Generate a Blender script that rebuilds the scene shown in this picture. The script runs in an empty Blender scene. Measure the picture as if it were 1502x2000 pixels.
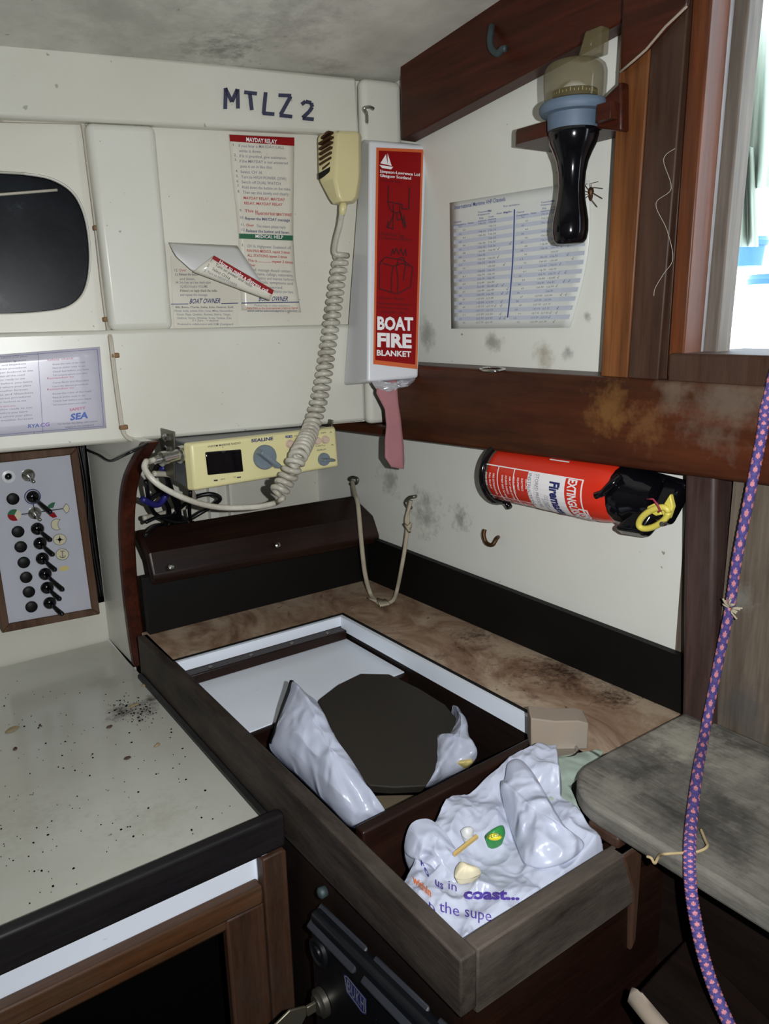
import bpy, bmesh, math, random
from mathutils import Vector, noise
from mathutils.geometry import tessellate_polygon
random.seed(7)
C = bpy.context.scene.collection
R = math.radians

# ------------------------------------------------------------------ camera
S = 0.45                      # metres per survey unit; the camera is the survey's origin
OFF = Vector((0, 0, 1.2))     # camera height over the cabin sole
F = 1500.0
RT = Vector((0.8093, -0.5870, -0.0211))
UP = Vector((0.1582, 0.1835, 0.9702)).normalized()
FW = Vector((0.5657, 0.7885, -0.2414))
RT = RT.normalized(); FW = (FW - RT * FW.dot(RT)).normalized(); UP = RT.cross(FW).normalized()
cam_data = bpy.data.cameras.new('camera'); cam = bpy.data.objects.new('camera', cam_data); C.objects.link(cam)
cam_data.sensor_fit = 'VERTICAL'; cam_data.sensor_height = 36; cam_data.lens = 27.0; cam_data.clip_start = 0.02
from mathutils import Matrix
cam.matrix_world = Matrix((( RT.x, UP.x, -FW.x, OFF.x), (RT.y, UP.y, -FW.y, OFF.y), (RT.z, UP.z, -FW.z, OFF.z), (0, 0, 0, 1)))
bpy.context.scene.camera = cam

# ------------------------------------------------------------------ light and exposure
w = bpy.data.worlds.new('world'); bpy.context.scene.world = w; w.use_nodes = True
bgn = w.node_tree.nodes['Background']; bgn.inputs[0].default_value = (0.80, 0.91, 1.0, 1); bgn.inputs[1].default_value = 5.0
fl = bpy.data.lights.new('flash', 'SPOT'); flash = bpy.data.objects.new('flash', fl); C.objects.link(flash)
fl.energy = 29.5; fl.color = (0.97, 0.985, 1.0); fl.shadow_soft_size = 0.004; fl.spot_size = R(140); fl.spot_blend = 1.0
fm = cam.matrix_world.copy(); fm.translation = OFF + (RT * 0.11 + UP * 0.02) * S; flash.matrix_world = fm
vs = bpy.context.scene.view_settings
vs.view_transform = 'Standard'; vs.look = 'None'; vs.exposure = 0.0; vs.gamma = 1.0; vs.use_curve_mapping = False

# ------------------------------------------------------------------ survey helpers
def ray(px, py): return FW * F + RT * (px - 751) - UP * (py - 1000)
def at(px, py, ax, val):
    d = ray(px, py); return d * (val / d[ax])
def pln(px, py, n, p0):
    d = ray(px, py); n = Vector(n); return d * (n.dot(Vector(p0)) / n.dot(d))
def AX(val): return lambda px, py, o=0.0: at(px, py, 0, val - o)      # faces looking forward to -X
def AY(val): return lambda px, py, o=0.0: at(px, py, 1, val - o)
def AZ(val): return lambda px, py, o=0.0: at(px, py, 2, val + o)
CN = Vector((-0.15, -1, 0)).normalized()
def CAB(d0=0.0):                                                       # the cabin side, d0 proud of its reference plane
    return lambda px, py, o=0.0: pln(px, py, CN, Vector((1.64, 2.17, 0)) + CN * (d0 + o))
def cab(x, z, d=0.0): return Vector((x, 2.17 + 0.15 * (1.64 - x), z)) + CN * d
def planefn(a, b, c):
    n = (b - a).cross(c - a).normalized()
    if n.dot(a) > 0: n = -n
    return lambda px, py, o=0.0: pln(px, py, n, a + n * o)

# ------------------------------------------------------------------ mesh builder
class MB:
    def __init__(s): s.v = []; s.f = []; s.m = []
    def add(s, vs_, fs, mi=0):
        b = len(s.v); s.v += [Vector(p) for p in vs_]
        for i, f in enumerate(fs):
            s.f.append([b + k for k in f]); s.m.append(mi[i] if isinstance(mi, list) else mi)
        return s
    def hexa(s, p, mi=0):   # p[0:4] one loop, p[4:8] the opposite loop
        return s.add(p, [(0,1,2,3), (7,6,5,4), (0,4,5,1), (1,5,6,2), (2,6,7,3), (3,7,4,0)], mi)
    def box(s, x0, x1, y0, y1, z0, z1, mi=0):
        return s.hexa([(x0,y0,z0),(x1,y0,z0),(x1,y1,z0),(x0,y1,z0),(x0,y0,z1),(x1,y0,z1),(x1,y1,z1),(x0,y1,z1)], mi)
    def prism(s, poly, ext, mi=0):
        n = len(poly); ext = Vector(ext); a = [Vector(p) for p in poly]; b = [p + ext for p in a]
        fs = [list(range(n)), list(range(2*n-1, n-1, -1))] + [(i, n+i, n+(i+1)%n, (i+1)%n) for i in range(n)]
        return s.add(a + b, fs, mi)
    def tube(s, path, r, n=8, mi=0, mif=None, cap=True, flat=None):
        P = [Vector(p) for p in path]; b = len(s.v); N = len(P); rs = r if isinstance(r, (list, tuple)) else [r]*N
        t = (P[1]-P[0]).normalized(); up = Vector((0,0,1)) if abs(t.z) < .9 else Vector((1,0,0))
        e = (up - t*up.dot(t)).normalized()
        for i in range(N):
            t = (P[min(i+1,N-1)] - P[max(i-1,0)]).normalized(); e = (e - t*e.dot(t)).normalized(); g = t.cross(e)
            for k in range(n):
                a = 2*math.pi*k/n; ca, sa = math.cos(a), math.sin(a)
                s.v.append(P[i] + e*(ca*rs[i]) + g*(sa*rs[i]*(flat or 1)))
        for i in range(N-1):
            for k in range(n):
                s.f.append([b+i*n+k, b+i*n+(k+1)%n, b+(i+1)*n+(k+1)%n, b+(i+1)*n+k]); s.m.append(mif(i,k) if mif else mi)
        if cap:
            s.f.append([b+k for k in range(n-1,-1,-1)]); s.m.append(mi)
            s.f.append([b+(N-1)*n+k for k in range(n)]); s.m.append(mi)
        return s
    def lathe(s, o, ax, prof, n=28, mi=0, mil=None):
        o = Vector(o); ax = Vector(ax).normalized(); up = Vector((0,0,1)) if abs(ax.z) < .9 else Vector((1,0,0))
        e = (up - ax*up.dot(ax)).normalized(); g = ax.cross(e); b = len(s.v); N = len(prof)
        for (t, r) in prof:
            for k in range(n):
                a = 2*math.pi*k/n; s.v.append(o + ax*t + (e*math.cos(a) + g*math.sin(a))*max(r, 1e-5))
        for i in range(N-1):
            for k in range(n):
                s.f.append([b+i*n+k, b+i*n+(k+1)%n, b+(i+1)*n+(k+1)%n, b+(i+1)*n+k]); s.m.append(mil[i] if mil else mi)
        s.f.append([b+k for k in range(n-1,-1,-1)]); s.m.append(mi)
        s.f.append([b+(N-1)*n+k for k in range(n)]); s.m.append(mi)
        return s
    def grid(s, fn, nu, nv, mi=0):
        b = len(s.v)
        for j in range(nv+1):
            for i in range(nu+1): s.v.append(Vector(fn(i/nu, j/nv)))
        for j in range(nv):
            for i in range(nu):
                a = b + j*(nu+1) + i; s.f.append([a, a+1, a+nu+2, a+nu+1]); s.m.append(mi)
        return s
    def pillow(s, outline, bulge, back, rings=10, nz=0.0, fr=8.0, mi=0, sub=6, power=.5, seed=0.0):
        """closed cushion between a front swelling by bulge and a back swelling by back over an outline"""
        O = [Vector(p) for p in outline]; n0 = len(O); P = []
        for i in range(n0):
            p0, p1, p2, p3 = O[i-1], O[i], O[(i+1)%n0], O[(i+2)%n0]
            for k in range(sub):
                t = k/sub
                P.append(0.5*((2*p1)+(p2-p0)*t+(2*p0-5*p1+4*p2-p3)*t*t+(3*p1-p0-3*p2+p3)*t**3))
        c = sum(P, Vector())/len(P); n = len(P)
        for sgn, bv in ((1, Vector(bulge)), (-1, Vector(back))):
            b = len(s.v)
            for j in range(rings+1):
                t = j/rings; h = (1-(1-t)**2)**power
                for p in P:
                    q = p.lerp(c, t) + bv*h
                    if nz:
                        d = Vector((seed, sgn, seed))
                        m = noise.noise(q*fr+d); m2 = noise.noise(q*fr*2.3+d); m3 = noise.noise(q*fr*5+d)
                        q = q + bv.normalized()*nz*min(1, t*3+.15)*((1-2*abs(m))*.9 + (1-2*abs(m2))*.5 + m3*.25)
                    s.v.append(q)
            for j in range(rings):
                for k in range(n):
                    f = [b+j*n+k, b+j*n+(k+1)%n, b+(j+1)*n+(k+1)%n, b+(j+1)*n+k]
                    s.f.append(f if sgn > 0 else f[::-1]); s.m.append(mi)
        return s

WL = {}
def finish(o, wl, parent):
    WL[o.name] = wl
    if parent is not None:
        o.parent = parent; o.location = wl - WL[parent.name]
    else: o.location = wl
def obj(name, mb, mats, parent=None, bevel=0, smooth=False, solid=0, subsurf=0, kind=None, label=None, bseg=2):
    mats = mats if isinstance(mats, (list, tuple)) else [mats]
    V = [Vector(p)*S + OFF for p in mb.v]
    lo = Vector([min(p[i] for p in V) for i in range(3)]); hi = Vector([max(p[i] for p in V) for i in range(3)])
    wl = Vector(((lo.x+hi.x)/2, (lo.y+hi.y)/2, lo.z))
    me = bpy.data.meshes.new(name); me.from_pydata([p - wl for p in V], [], mb.f)
    for m in mats: me.materials.append(m)
    for p, mi in zip(me.polygons, mb.m): p.material_index = mi
    bm = bmesh.new(); bm.from_mesh(me); bmesh.ops.remove_doubles(bm, verts=bm.verts, dist=1e-6)
    if not solid: bmesh.ops.recalc_face_normals(bm, faces=bm.faces)
    bm.to_mesh(me); bm.free()
    o = bpy.data.objects.new(name, me); C.objects.link(o); finish(o, wl, parent)
    if bevel:
        b = o.modifiers.new('bevel', 'BEVEL'); b.width = bevel*S; b.segments = bseg; b.limit_method = 'ANGLE'; b.angle_limit = R(40)
    if solid:
        b = o.modifiers.new('solid', 'SOLIDIFY'); b.thickness = solid*S; b.offset = 0
    if subsurf:
        b = o.modifiers.new('sub', 'SUBSURF'); b.levels = b.render_levels = subsurf
    if smooth or bevel:
        for p in me.polygons: p.use_smooth = True
        if bevel or smooth == 'auto':
            me.set_sharp_from_angle(angle=R(42))
    if kind: o['kind'] = kind
    if label: o['label'] = label
    return o
def thing(name, label, cat, loc, group=None):
    o = bpy.data.objects.new(name, None); C.objects.link(o); o.empty_display_size = .02
    finish(o, Vector(loc)*S + OFF, None); o['label'] = label; o['category'] = cat
    if group: o['group'] = group
    return o
def tag(o, label, cat, group=None, kind=None):
    o['label'] = label; o['category'] = cat
    if group: o['group'] = group
    if kind: o['kind'] = kind
    return o
def st(name, mb, m, **k): return obj(name, mb, m, kind='structure', **k)

TXT = {}
def text2d(s, bold=0.0):
    k = (s, bold)
    if k not in TXT:
        cu = bpy.data.curves.new('lettering', 'FONT'); cu.body = s; cu.resolution_u = 2; cu.offset = bold
        ob = bpy.data.objects.new('lettering', cu); me = bpy.data.meshes.new_from_object(ob)
        TXT[k] = ([(p.co.x, p.co.y) for p in me.vertices], [list(p.vertices) for p in me.polygons])
        bpy.data.objects.remove(ob); bpy.data.meshes.remove(me); bpy.data.curves.remove(cu)
    return TXT[k]
def put(mb, s, p0, p1, h, fn, mi=0, bold=0.0, lean=0.0, off=0.003, up=None):
    """letters of cap height h along the baseline p0-p1 on the surface fn"""
    vs_, fs = text2d(s, bold)
    if not vs_: return
    x0 = min(v[0] for v in vs_); x1 = max(v[0] for v in vs_); k = 1/max(1e-6, x1-x0); hh = h/0.69
    ux, uy = up if up else (0, -1)
    mb.add([fn(p0[0]+(p1[0]-p0[0])*(x-x0)*k + ux*hh*y + lean*hh*y, p0[1]+(p1[1]-p0[1])*(x-x0)*k + uy*hh*y, off) for x, y in vs_], fs, mi)
def bar(mb, p0, p1, wd, fn, mi=0, off=0.003, n=1):
    d = Vector((p1[0]-p0[0], p1[1]-p0[1])); q = Vector((-d.y, d.x)).normalized()*wd/2
    for i in range(n):
        a = Vector(p0)+d*(i/n); b = Vector(p0)+d*((i+1)/n)
        mb.add([fn(a.x+q.x, a.y+q.y, off), fn(b.x+q.x, b.y+q.y, off), fn(b.x-q.x, b.y-q.y, off), fn(a.x-q.x, a.y-q.y, off)], [(0,1,2,3)], mi)
def stroke(mb, pts, wd, fn, mi=0, off=0.003):
    for a, b in zip(pts[:-1], pts[1:]): bar(mb, a, b, wd, fn, mi, off)
def poly(mb, pts, fn, mi=0, off=0.003): mb.add([fn(x, y, off) for x, y in pts], [list(range(len(pts)))], mi)
def ell(cx, cy, rx, ry, n=24, a0=0, a1=360):
    return [(cx+rx*math.cos(R(a0+(a1-a0)*i/n)), cy+ry*math.sin(R(a0+(a1-a0)*i/n))) for i in range(n + (a1-a0 < 360))]
def qlerp(c, u, v):
    x = (c[0][0]*(1-u)+c[1][0]*u)*(1-v) + (c[3][0]*(1-u)+c[2][0]*u)*v
    y = (c[0][1]*(1-u)+c[1][1]*u)*(1-v) + (c[3][1]*(1-u)+c[2][1]*u)*v
    return x, y
def catmull(pts, sub=8):
    P = [Vector(p) for p in pts]; out = []
    for i in range(len(P)-1):
        p0, p1, p2, p3 = P[max(i-1,0)], P[i], P[i+1], P[min(i+2,len(P)-1)]
        for k in range(sub):
            t = k/sub; out.append(0.5*((2*p1)+(p2-p0)*t+(2*p0-5*p1+4*p2-p3)*t*t+(3*p1-p0-3*p2+p3)*t**3))
    return out + [P[-1]]

# ------------------------------------------------------------------ materials
def lin(c): return tuple(((x/255)/12.92 if x/255 <= .04045 else ((x/255+.055)/1.055)**2.4) for x in c) + (1,)
def base(name, col, rough=.5, metal=0, spec=.5):
    m = bpy.data.materials.new(name); m.use_nodes = True; b = m.node_tree.nodes['Principled BSDF']
    b.inputs['Base Color'].default_value = lin(col); b.inputs['Roughness'].default_value = rough
    b.inputs['Metallic'].default_value = metal; b.inputs['Specular IOR Level'].default_value = spec
    return m
def nd(m, t, **k):
    n = m.node_tree.nodes.new(t)
    for a, v in k.items(): setattr(n, a, v)
    return n
def link(m, a, b): m.node_tree.links.new(a, b)
def coords(m, scale=(1,1,1), rot=(0,0,0)):
    tc = nd(m, 'ShaderNodeTexCoord'); mp = nd(m, 'ShaderNodeMapping'); link(m, tc.outputs['Object'], mp.inputs[0])
    mp.inputs['Scale'].default_value = scale; mp.inputs['Rotation'].default_value = rot
    return mp.outputs[0]
def noi(m, co, scale, detail=5, rough=.6, dist=0):
    n = nd(m, 'ShaderNodeTexNoise'); link(m, co, n.inputs['Vector'])
    n.inputs['Scale'].default_value = scale; n.inputs['Detail'].default_value = detail
    n.inputs['Roughness'].default_value = rough; n.inputs['Distortion'].default_value = dist
    return n.outputs['Fac']
def ramp(m, fac, stops):
    r = nd(m, 'ShaderNodeValToRGB'); link(m, fac, r.inputs[0]); e = r.color_ramp.elements
    while len(e) < len(stops): e.new(.5)
    for x, (p, c) in zip(e, stops): x.position = p; x.color = c if len(c) == 4 else lin(c)
    return r.outputs[0]
def mix(m, fac, a, b, mode='MIX'):
    n = nd(m, 'ShaderNodeMix', data_type='RGBA', blend_type=mode)
    if isinstance(fac, (int, float)): n.inputs[0].default_value = fac
    else: link(m, fac, n.inputs[0])
    for k, v in ((6, a), (7, b)):
        if isinstance(v, tuple): n.inputs[k].default_value = v if len(v) == 4 else lin(v)
        else: link(m, v, n.inputs[k])
    return n.outputs[2]
def bump(m, h, strength=.2, dist=.002):
    b = nd(m, 'ShaderNodeBump'); b.inputs['Strength'].default_value = strength; b.inputs['Distance'].default_value = dist
    link(m, h, b.inputs['Height']); link(m, b.outputs[0], m.node_tree.nodes['Principled BSDF'].inputs['Normal'])
def setcol(m, c): link(m, c, m.node_tree.nodes['Principled BSDF'].inputs['Base Color'])
W0 = (0,0,0,1); W1 = (1,1,1,1)
def paint(name, col, dirt, rough=.35, spots=.5, scale=3.0, spotcol=(60,55,45), amount=.55):
    m = base(name, col, rough); co = coords(m)
    big = ramp(m, noi(m, co, scale, 6, .65), [(.42, W0), (.8, W1)])
    c = mix(m, ramp(m, big, [(0, W0), (1, (amount, amount, amount, 1))]), col, dirt)
    sp = ramp(m, noi(m, co, 95, 2, .5), [(.745, W0), (.775, W1)])
    c = mix(m, ramp(m, sp, [(0, W0), (1, (spots, spots, spots, 1))]), c, spotcol)
    setcol(m, c); bump(m, noi(m, co, 30, 3), .08, .001)
    return m
def wood(name, c1, c2, axis='y', rough=.4, dust=0.0, dustcol=(120,112,100), scale=1.0, fine=1.0, dark=None, bmp=.25):
    m = base(name, c1, rough, spec=.28); g = .06
    sc = {'x': (g,1,1), 'y': (1,g,1), 'z': (1,1,g)}[axis]
    co = coords(m, sc); n1 = noi(m, co, 34*scale, 5, .6, .4)
    c = ramp(m, n1, [(.3, c1), (.72, c2)])
    n2 = noi(m, co, 190*scale, 3, .6)
    c = mix(m, ramp(m, n2, [(.35, W0), (.75, (.5*fine,)*3 + (1,))]), c, tuple(int(x*.45) for x in c1))
    co2 = coords(m); n3 = noi(m, co2, 7, 5, .65)
    if dark: c = mix(m, ramp(m, n3, [(.45, W0), (.62, (.9,.9,.9,1))]), c, dark)
    if dust:
        d = ramp(m, noi(m, coords(m, tuple(1 if v == 1 else .3 for v in sc)), 16, 8, .75), [(.38, W0), (.7, (dust,)*3 + (1,))])
        c = mix(m, d, c, dustcol)
    setcol(m, c); bump(m, n2, bmp, .001)
    return m
M = {}
M['cream'] = paint('cream_paint', (212,211,200), (194,190,172), .32, .45)
M['cream_panel'] = paint('cream_panel', (212,209,196), (198,192,172), .4, .5)
M['bulkhead'] = paint('bulkhead_paint', (222,223,214), (200,200,190), .38, .6, 2.2)
M['grey_panel'] = paint('grey_panel', (226,225,216), (190,188,180), .35, .4, 3)
M['ceiling'] = paint('mouldy_headlining', (214,212,202), (150,147,136), .8, .5, 5, (70,68,60), .95)
M['counter'] = paint('counter_laminate', (196,196,186), (164,161,146), .14, .7, 3.5, (90,84,70), .6)
M['white'] = paint('white_laminate', (238,245,255), (224,231,246), .3, .2)
M['white_plastic'] = base('white_plastic', (216,218,222), .35)
M['red_wood'] = wood('varnished_mahogany', (44,15,7), (84,36,18), 'y', .4, .06, (100,64,40))
M['beam_wood'] = wood('weathered_beam', (46,17,7), (84,38,18), 'y', .42, .16, (120,82,46), scale=.8)
M['post_wood'] = wood('orange_post', (88,48,22), (144,90,48), 'z', .45, .15, (100,78,58))
M['post_dark'] = wood('dark_post', (50,31,22), (78,52,38), 'z', .5, .3, (92,76,64))
M['post_red'] = wood('red_post', (74,36,16), (118,62,30), 'z', .4, .1)
M['jamb'] = wood('daylit_jamb', (156,152,152), (190,187,188), 'z', .5, .4, (188,188,194))  # brown jamb wood coloured pale and bluish: daylight painted into it
M['jamb_shaded'] = wood('shaded_jamb', (92,84,76), (124,114,104), 'z', .6, .3)  # same jamb wood in a darker copy, shade painted in for the stop
M['grey_post'] = wood('grey_post', (46,30,26), (78,58,52), 'z', .5, .35, (96,84,80))
M['grey_panel_wood'] = wood('weathered_plywood', (76,65,54), (116,103,88), 'z', .7, .4, (112,104,96), scale=1.3)
M['grey_panel_y'] = wood('weathered_plank', (26,20,17), (62,52,45), 'y', .65, .6, (98,89,80), bmp=.5)
M['grey_panel_x'] = wood('weathered_end', (36,29,24), (84,73,64), 'x', .65, .6, (112,103,94), bmp=.5)
M['step_wood'] = wood('scuffed_step', (62,58,53), (128,123,115), 'y', .85, .6, (150,146,136), scale=1.4, fine=1.6, dark=(44,41,39), bmp=.5)
M['dark_wood'] = wood('dark_wood', (20,9,6), (42,21,14), 'x', .38, .12, (80,60,48))
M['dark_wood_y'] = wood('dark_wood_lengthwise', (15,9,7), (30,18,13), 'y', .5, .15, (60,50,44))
M['black_wood'] = wood('black_trim', (6,4,3), (10,7,5), 'y', .6, .0)
M['fiddle'] = wood('black_fiddle', (15,13,15), (28,25,27), 'x', .45, .22, (60,57,57))
M['brown_x'] = wood('door_rail', (52,29,14), (92,56,28), 'x', .45, .2)
M['brown_z'] = wood('door_stile', (50,28,16), (82,50,31), 'z', .5, .2)
M['frame_wood'] = wood('panel_frame', (70,44,27), (106,72,48), 'z', .6, .3)
M['black'] = base('black_gloss', (10,10,14), .12)
M['black_matt'] = base('black_matt', (7,7,8), .5, 0, .3)
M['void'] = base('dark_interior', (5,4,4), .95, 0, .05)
M['chrome'] = base('chrome', (190,190,186), .22, 1)
M['steel'] = base('tarnished_steel', (120,116,106), .42, .9)
M['rust'] = base('rusty_brass', (88,62,40), .5, .8)
M['verdigris'] = base('verdigris_metal', (70,84,86), .6, .5)
M['red'] = base('sticker_red', (136,10,15), .5, 0, .2)
M['dark_red'] = base('ink_red', (170,46,48), .5)
M['orange'] = base('sticker_orange', (204,98,52), .35)
M['green'] = base('ink_green', (24,92,60), .45)
M['ink'] = base('ink_black', (46,46,52), .6)
M['ink_soft'] = base('ink_grey', (112,114,126), .6)
M['ink_blue'] = base('ink_blue', (70,84,146), .6)
M['row_blue'] = base('row_blue', (190,197,210), .5)
M['navy'] = base('ink_navy', (36,42,100), .5)
M['marker'] = base('marker_ink', (52,54,78), .5)
M['paper'] = paint('sticker_paper', (214,210,196), (190,182,158), .22, .5, 8)
M['paper_back'] = base('sticker_back', (208,208,206), .4)
M['chart'] = paint('laminated_chart', (216,219,214), (204,206,198), .25, .1, 6)
M['notice'] = paint('mildewed_notice', (198,196,208), (172,168,184), .25, .9, 10, (86,82,84))
M['radio'] = paint('radio_cream', (222,214,160), (204,194,140), .35, .4)
M['mic'] = paint('microphone_cream', (214,204,154), (196,184,134), .35, .3)
M['cord'] = paint('grimy_cord', (196,192,178), (120,108,90), .35, .5, 26, (70,58,46), .9)
M['radio_grey'] = base('radio_case', (120,122,124), .45, .3)
M['display'] = base('display', (6,6,10), .06)
M['knob'] = paint('worn_knob', (120,132,142), (70,80,90), .35, .8, 30)
M['button'] = base('push_button', (206,184,166), .4)
M['ext_red'] = base('extinguisher_red', (206,46,26), .25)
M['yellow'] = base('yellow_plastic', (206,192,84), .4)
M['white_ink'] = base('white_print', (236,232,232), .4)
M['strap'] = paint('faded_strap', (164,112,116), (136,92,98), .85, .3, 20)
M['foil'] = base('foil_wrap', (190,190,194), .35, .2)
M['string'] = paint('frayed_string', (176,166,144), (120,112,96), .85, .5, 30)
M['purple'] = base('rope_purple', (76,66,128), .75)
M['pink'] = base('rope_pink', (196,126,138), .7)
M['blue_rubber'] = paint('blue_rubber', (88,104,122), (64,78,94), .6, .4, 20)
M['card_white'] = base('compass_card', (226,226,216), .4)
M['cable'] = base('black_cable', (10,10,14), .35)
M['cable_blue'] = base('blue_cable', (34,34,110), .4)
M['cable_white'] = base('white_cable', (186,180,164), .45)
M['clip'] = base('cable_clip', (130,96,62), .5)
M['carton'] = paint('dusty_carton', (150,136,120), (134,132,130), .85, .2, 14)
M['hide'] = paint('brown_board', (36,31,23), (27,23,17), .75, .1, 10)
M['wedge'] = base('symbol_cream', (206,200,170), .4)
M['symbol_yellow'] = base('symbol_yellow', (206,190,120), .5)
M['panel_face'] = paint('panel_laminate', (190,192,202), (170,172,184), .15, .1, 5)
M['bag_purple'] = base('bag_print_purple', (70,50,140), .4)
M['bag_orange'] = base('bag_print_orange', (206,110,56), .4)
M['label_green'] = base('label_green', (40,130,60), .4)
M['label_yellow'] = base('label_yellow', (222,208,40), .4)
M['bread'] = base('bread', (222,212,180), .7)
M['floor'] = wood('cabin_sole', (30,22,18), (52,40,32), 'x', .7, .3)
M['tarp'] = paint('green_tarp', (176,186,176), (140,152,142), .7, .1, 4)
M['bucket'] = base('blue_bucket', (70,120,160), .5)
M['deck'] = base('white_deck', (236,238,240), .6)
M['engine'] = paint('engine_panel', (12,14,18), (22,26,32), .4, .6, 12, (90,94,100), .6)
M['key'] = base('dull_key', (130,124,108), .4, .8)
m = base('marbled_laminate', (140,96,76), .3); co = coords(m, (1, .8, 1))
n1 = noi(m, co, 8, 8, .66, 1.6); n2 = noi(m, co, 22, 6, .7, .8)
c = ramp(m, n1, [(.3, (104,76,60)), (.44, (150,122,100)), (.6, (188,168,144)), (.75, (170,148,124))])
c = mix(m, ramp(m, n2, [(.55, W0), (.72, (.8,.8,.8,1))]), c, (84,56,44))
c = mix(m, ramp(m, noi(m, coords(m), 90, 2), [(.7, W0), (.74, (.7,.7,.7,1))]), c, (60,34,26))
setcol(m, c); M['laminate'] = m
m = base('cabin_window_acrylic', (14,17,20), .3, 0, .08); co = coords(m)
c = ramp(m, noi(m, co, 14, 8, .7), [(.4, (14,18,22)), (.6, (28,32,36)), (.8, (84,88,88))]); setcol(m, c); M['pane'] = m
def plastic(name, col, trans):
    m = base(name, col, .28); b = m.node_tree.nodes['Principled BSDF']
    tr = nd(m, 'ShaderNodeBsdfTranslucent'); tr.inputs[0].default_value = lin(col)
    mx = nd(m, 'ShaderNodeMixShader'); mx.inputs[0].default_value = trans
    link(m, b.outputs[0], mx.inputs[1]); link(m, tr.outputs[0], mx.inputs[2])
    link(m, mx.outputs[0], m.node_tree.nodes['Material Output'].inputs[0])
    co = coords(m, (1, 1, .7)); t = nd(m, 'ShaderNodeTexNoise', noise_type='RIDGED_MULTIFRACTAL'); link(m, co, t.inputs['Vector'])
    t.inputs['Scale'].default_value = 30; t.inputs['Detail'].default_value = 6; t.inputs['Roughness'].default_value = .55; t.inputs['Distortion'].default_value = .9
    bump(m, t.outputs['Fac'], .75, .008)
    return m
M['bag'] = plastic('bag_plastic', (204,210,228), .25)
M['bag_green'] = plastic('green_bag_plastic', (186,204,190), .3)
m = base('smoked_acrylic', (112,102,70), .06); m.node_tree.nodes['Principled BSDF'].inputs['Alpha'].default_value = .46; M['smoke'] = m

def stains(m, spots):
    """dirt of its own shape at fixed places: (point on the surface, radius, colour, grain, cut)"""
    b = m.node_tree.nodes['Principled BSDF']; src = b.inputs['Base Color'].links[0].from_socket
    gm = nd(m, 'ShaderNodeNewGeometry')
    for p, r_, col, grain, cut, st_ in spots:
        c = Vector(p)*S + OFF
        vd = nd(m, 'ShaderNodeVectorMath', operation='DISTANCE'); link(m, gm.outputs['Position'], vd.inputs[0]); vd.inputs[1].default_value = c
        mr = nd(m, 'ShaderNodeMapRange'); link(m, vd.outputs['Value'], mr.inputs[0]); mr.inputs[1].default_value = 0; mr.inputs[2].default_value = r_*S; mr.inputs[3].default_value = .42; mr.inputs[4].default_value = -.25
        n = nd(m, 'ShaderNodeTexNoise'); link(m, gm.outputs['Position'], n.inputs['Vector']); n.inputs['Scale'].default_value = grain; n.inputs['Detail'].default_value = 8; n.inputs['Roughness'].default_value = .7
        ad = nd(m, 'ShaderNodeMath', operation='ADD'); link(m, mr.outputs[0], ad.inputs[0]); link(m, n.outputs['Fac'], ad.inputs[1])
        src = mix(m, ramp(m, ad.outputs[0], [(cut-.06, W0), (cut+.22, (st_,st_,st_,1))]), src, col)
    link(m, src, b.inputs['Base Color'])
Bk_ = lambda x, y: at(x, y, 0, 1.66); Ct_ = lambda x, y: at(x, y, 2, -1.14)
stains(M['bulkhead'], [(Bk_(962,668), .09, (140,140,132), 34, .66, .8), (Bk_(1062,690), .10, (150,138,112), 30, .66, .7), (Bk_(835,650), .12, (150,150,138), 30, .68, .8), (Bk_(1110,690), .06, (128,128,122), 40, .7, .8),
    (Bk_(830,1000), .26, (70,70,64), 60, .74, .5), (Bk_(760,930), .2, (84,84,78), 50, .72, .5), (Bk_(900,1010), .16, (90,90,84), 60, .76, .7), (Bk_(1172,82), .04, (60,40,80), 90, .7, .9), (Bk_(1145,620), .04, (120,120,112), 60, .7, .8)])
stains(M['counter'], [(Ct_(255,1390), .16, (58,48,42), 36, .70, .9), (Ct_(300,1365), .10, (70,60,52), 50, .74, .9), (Ct_(215,1330), .2, (140,134,118), 22, .74, .3), (Ct_(60,1600), .4, (150,146,130), 90, .78, .3), (Ct_(300,1600), .4, (150,146,130), 90, .78, .3)])
cl_ = lambda x, y: pln(x, y, (0, .12, 1), Vector((1.66, 2.17, .744)))
stains(M['ceiling'], [(cl_(560,40), .5, (110,108,100), 30, .72, .45), (cl_(430,90), .3, (92,90,82), 60, .74, .6), (cl_(250,20), .5, (140,138,128), 24, .7, .4), (cl_(640,130), .2, (120,116,102), 50, .74, .5)])
Bm_ = lambda x, y: at(x, y, 0, 1.525); Sp_ = lambda x, y: at(x, y, 2, -.93); Lm_ = lambda x, y: at(x, y, 2, -1.0)
stains(M['beam_wood'], [(Bm_(1190,800), .16, (136,98,52), 60, .66, .5), (Bm_(1260,830), .14, (120,84,50), 70, .68, .5), (Bm_(1420,775), .22, (104,92,80), 24, .62, .7), (Bm_(1320,765), .12, (112,98,84), 30, .66, .6)])
stains(M['step_wood'], [(Sp_(1335,1445), .22, (164,160,146), 70, .64, .7), (Sp_(1240,1500), .14, (42,40,38), 36, .66, .75), (Sp_(1400,1600), .3, (48,46,44), 40, .70, .7), (Sp_(1450,1500), .2, (150,146,134), 60, .66, .6), (Sp_(1200,1540), .14, (140,136,126), 60, .68, .6)])
stains(M['laminate'], [(Lm_(1100,1310), .34, (48,32,27), 110, .74, .9), (Lm_(1200,1360), .2, (56,38,32), 120, .74, .9), (Lm_(930,1240), .2, (56,38,32), 100, .76, .8)])
stains(M['grey_panel_wood'], [(at(1440,1380,0,1.575), .2, (70,70,70), 30, .66, .6), (at(1440,1170,0,1.575), .1, (120,120,112), 40, .7, .6)])

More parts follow.
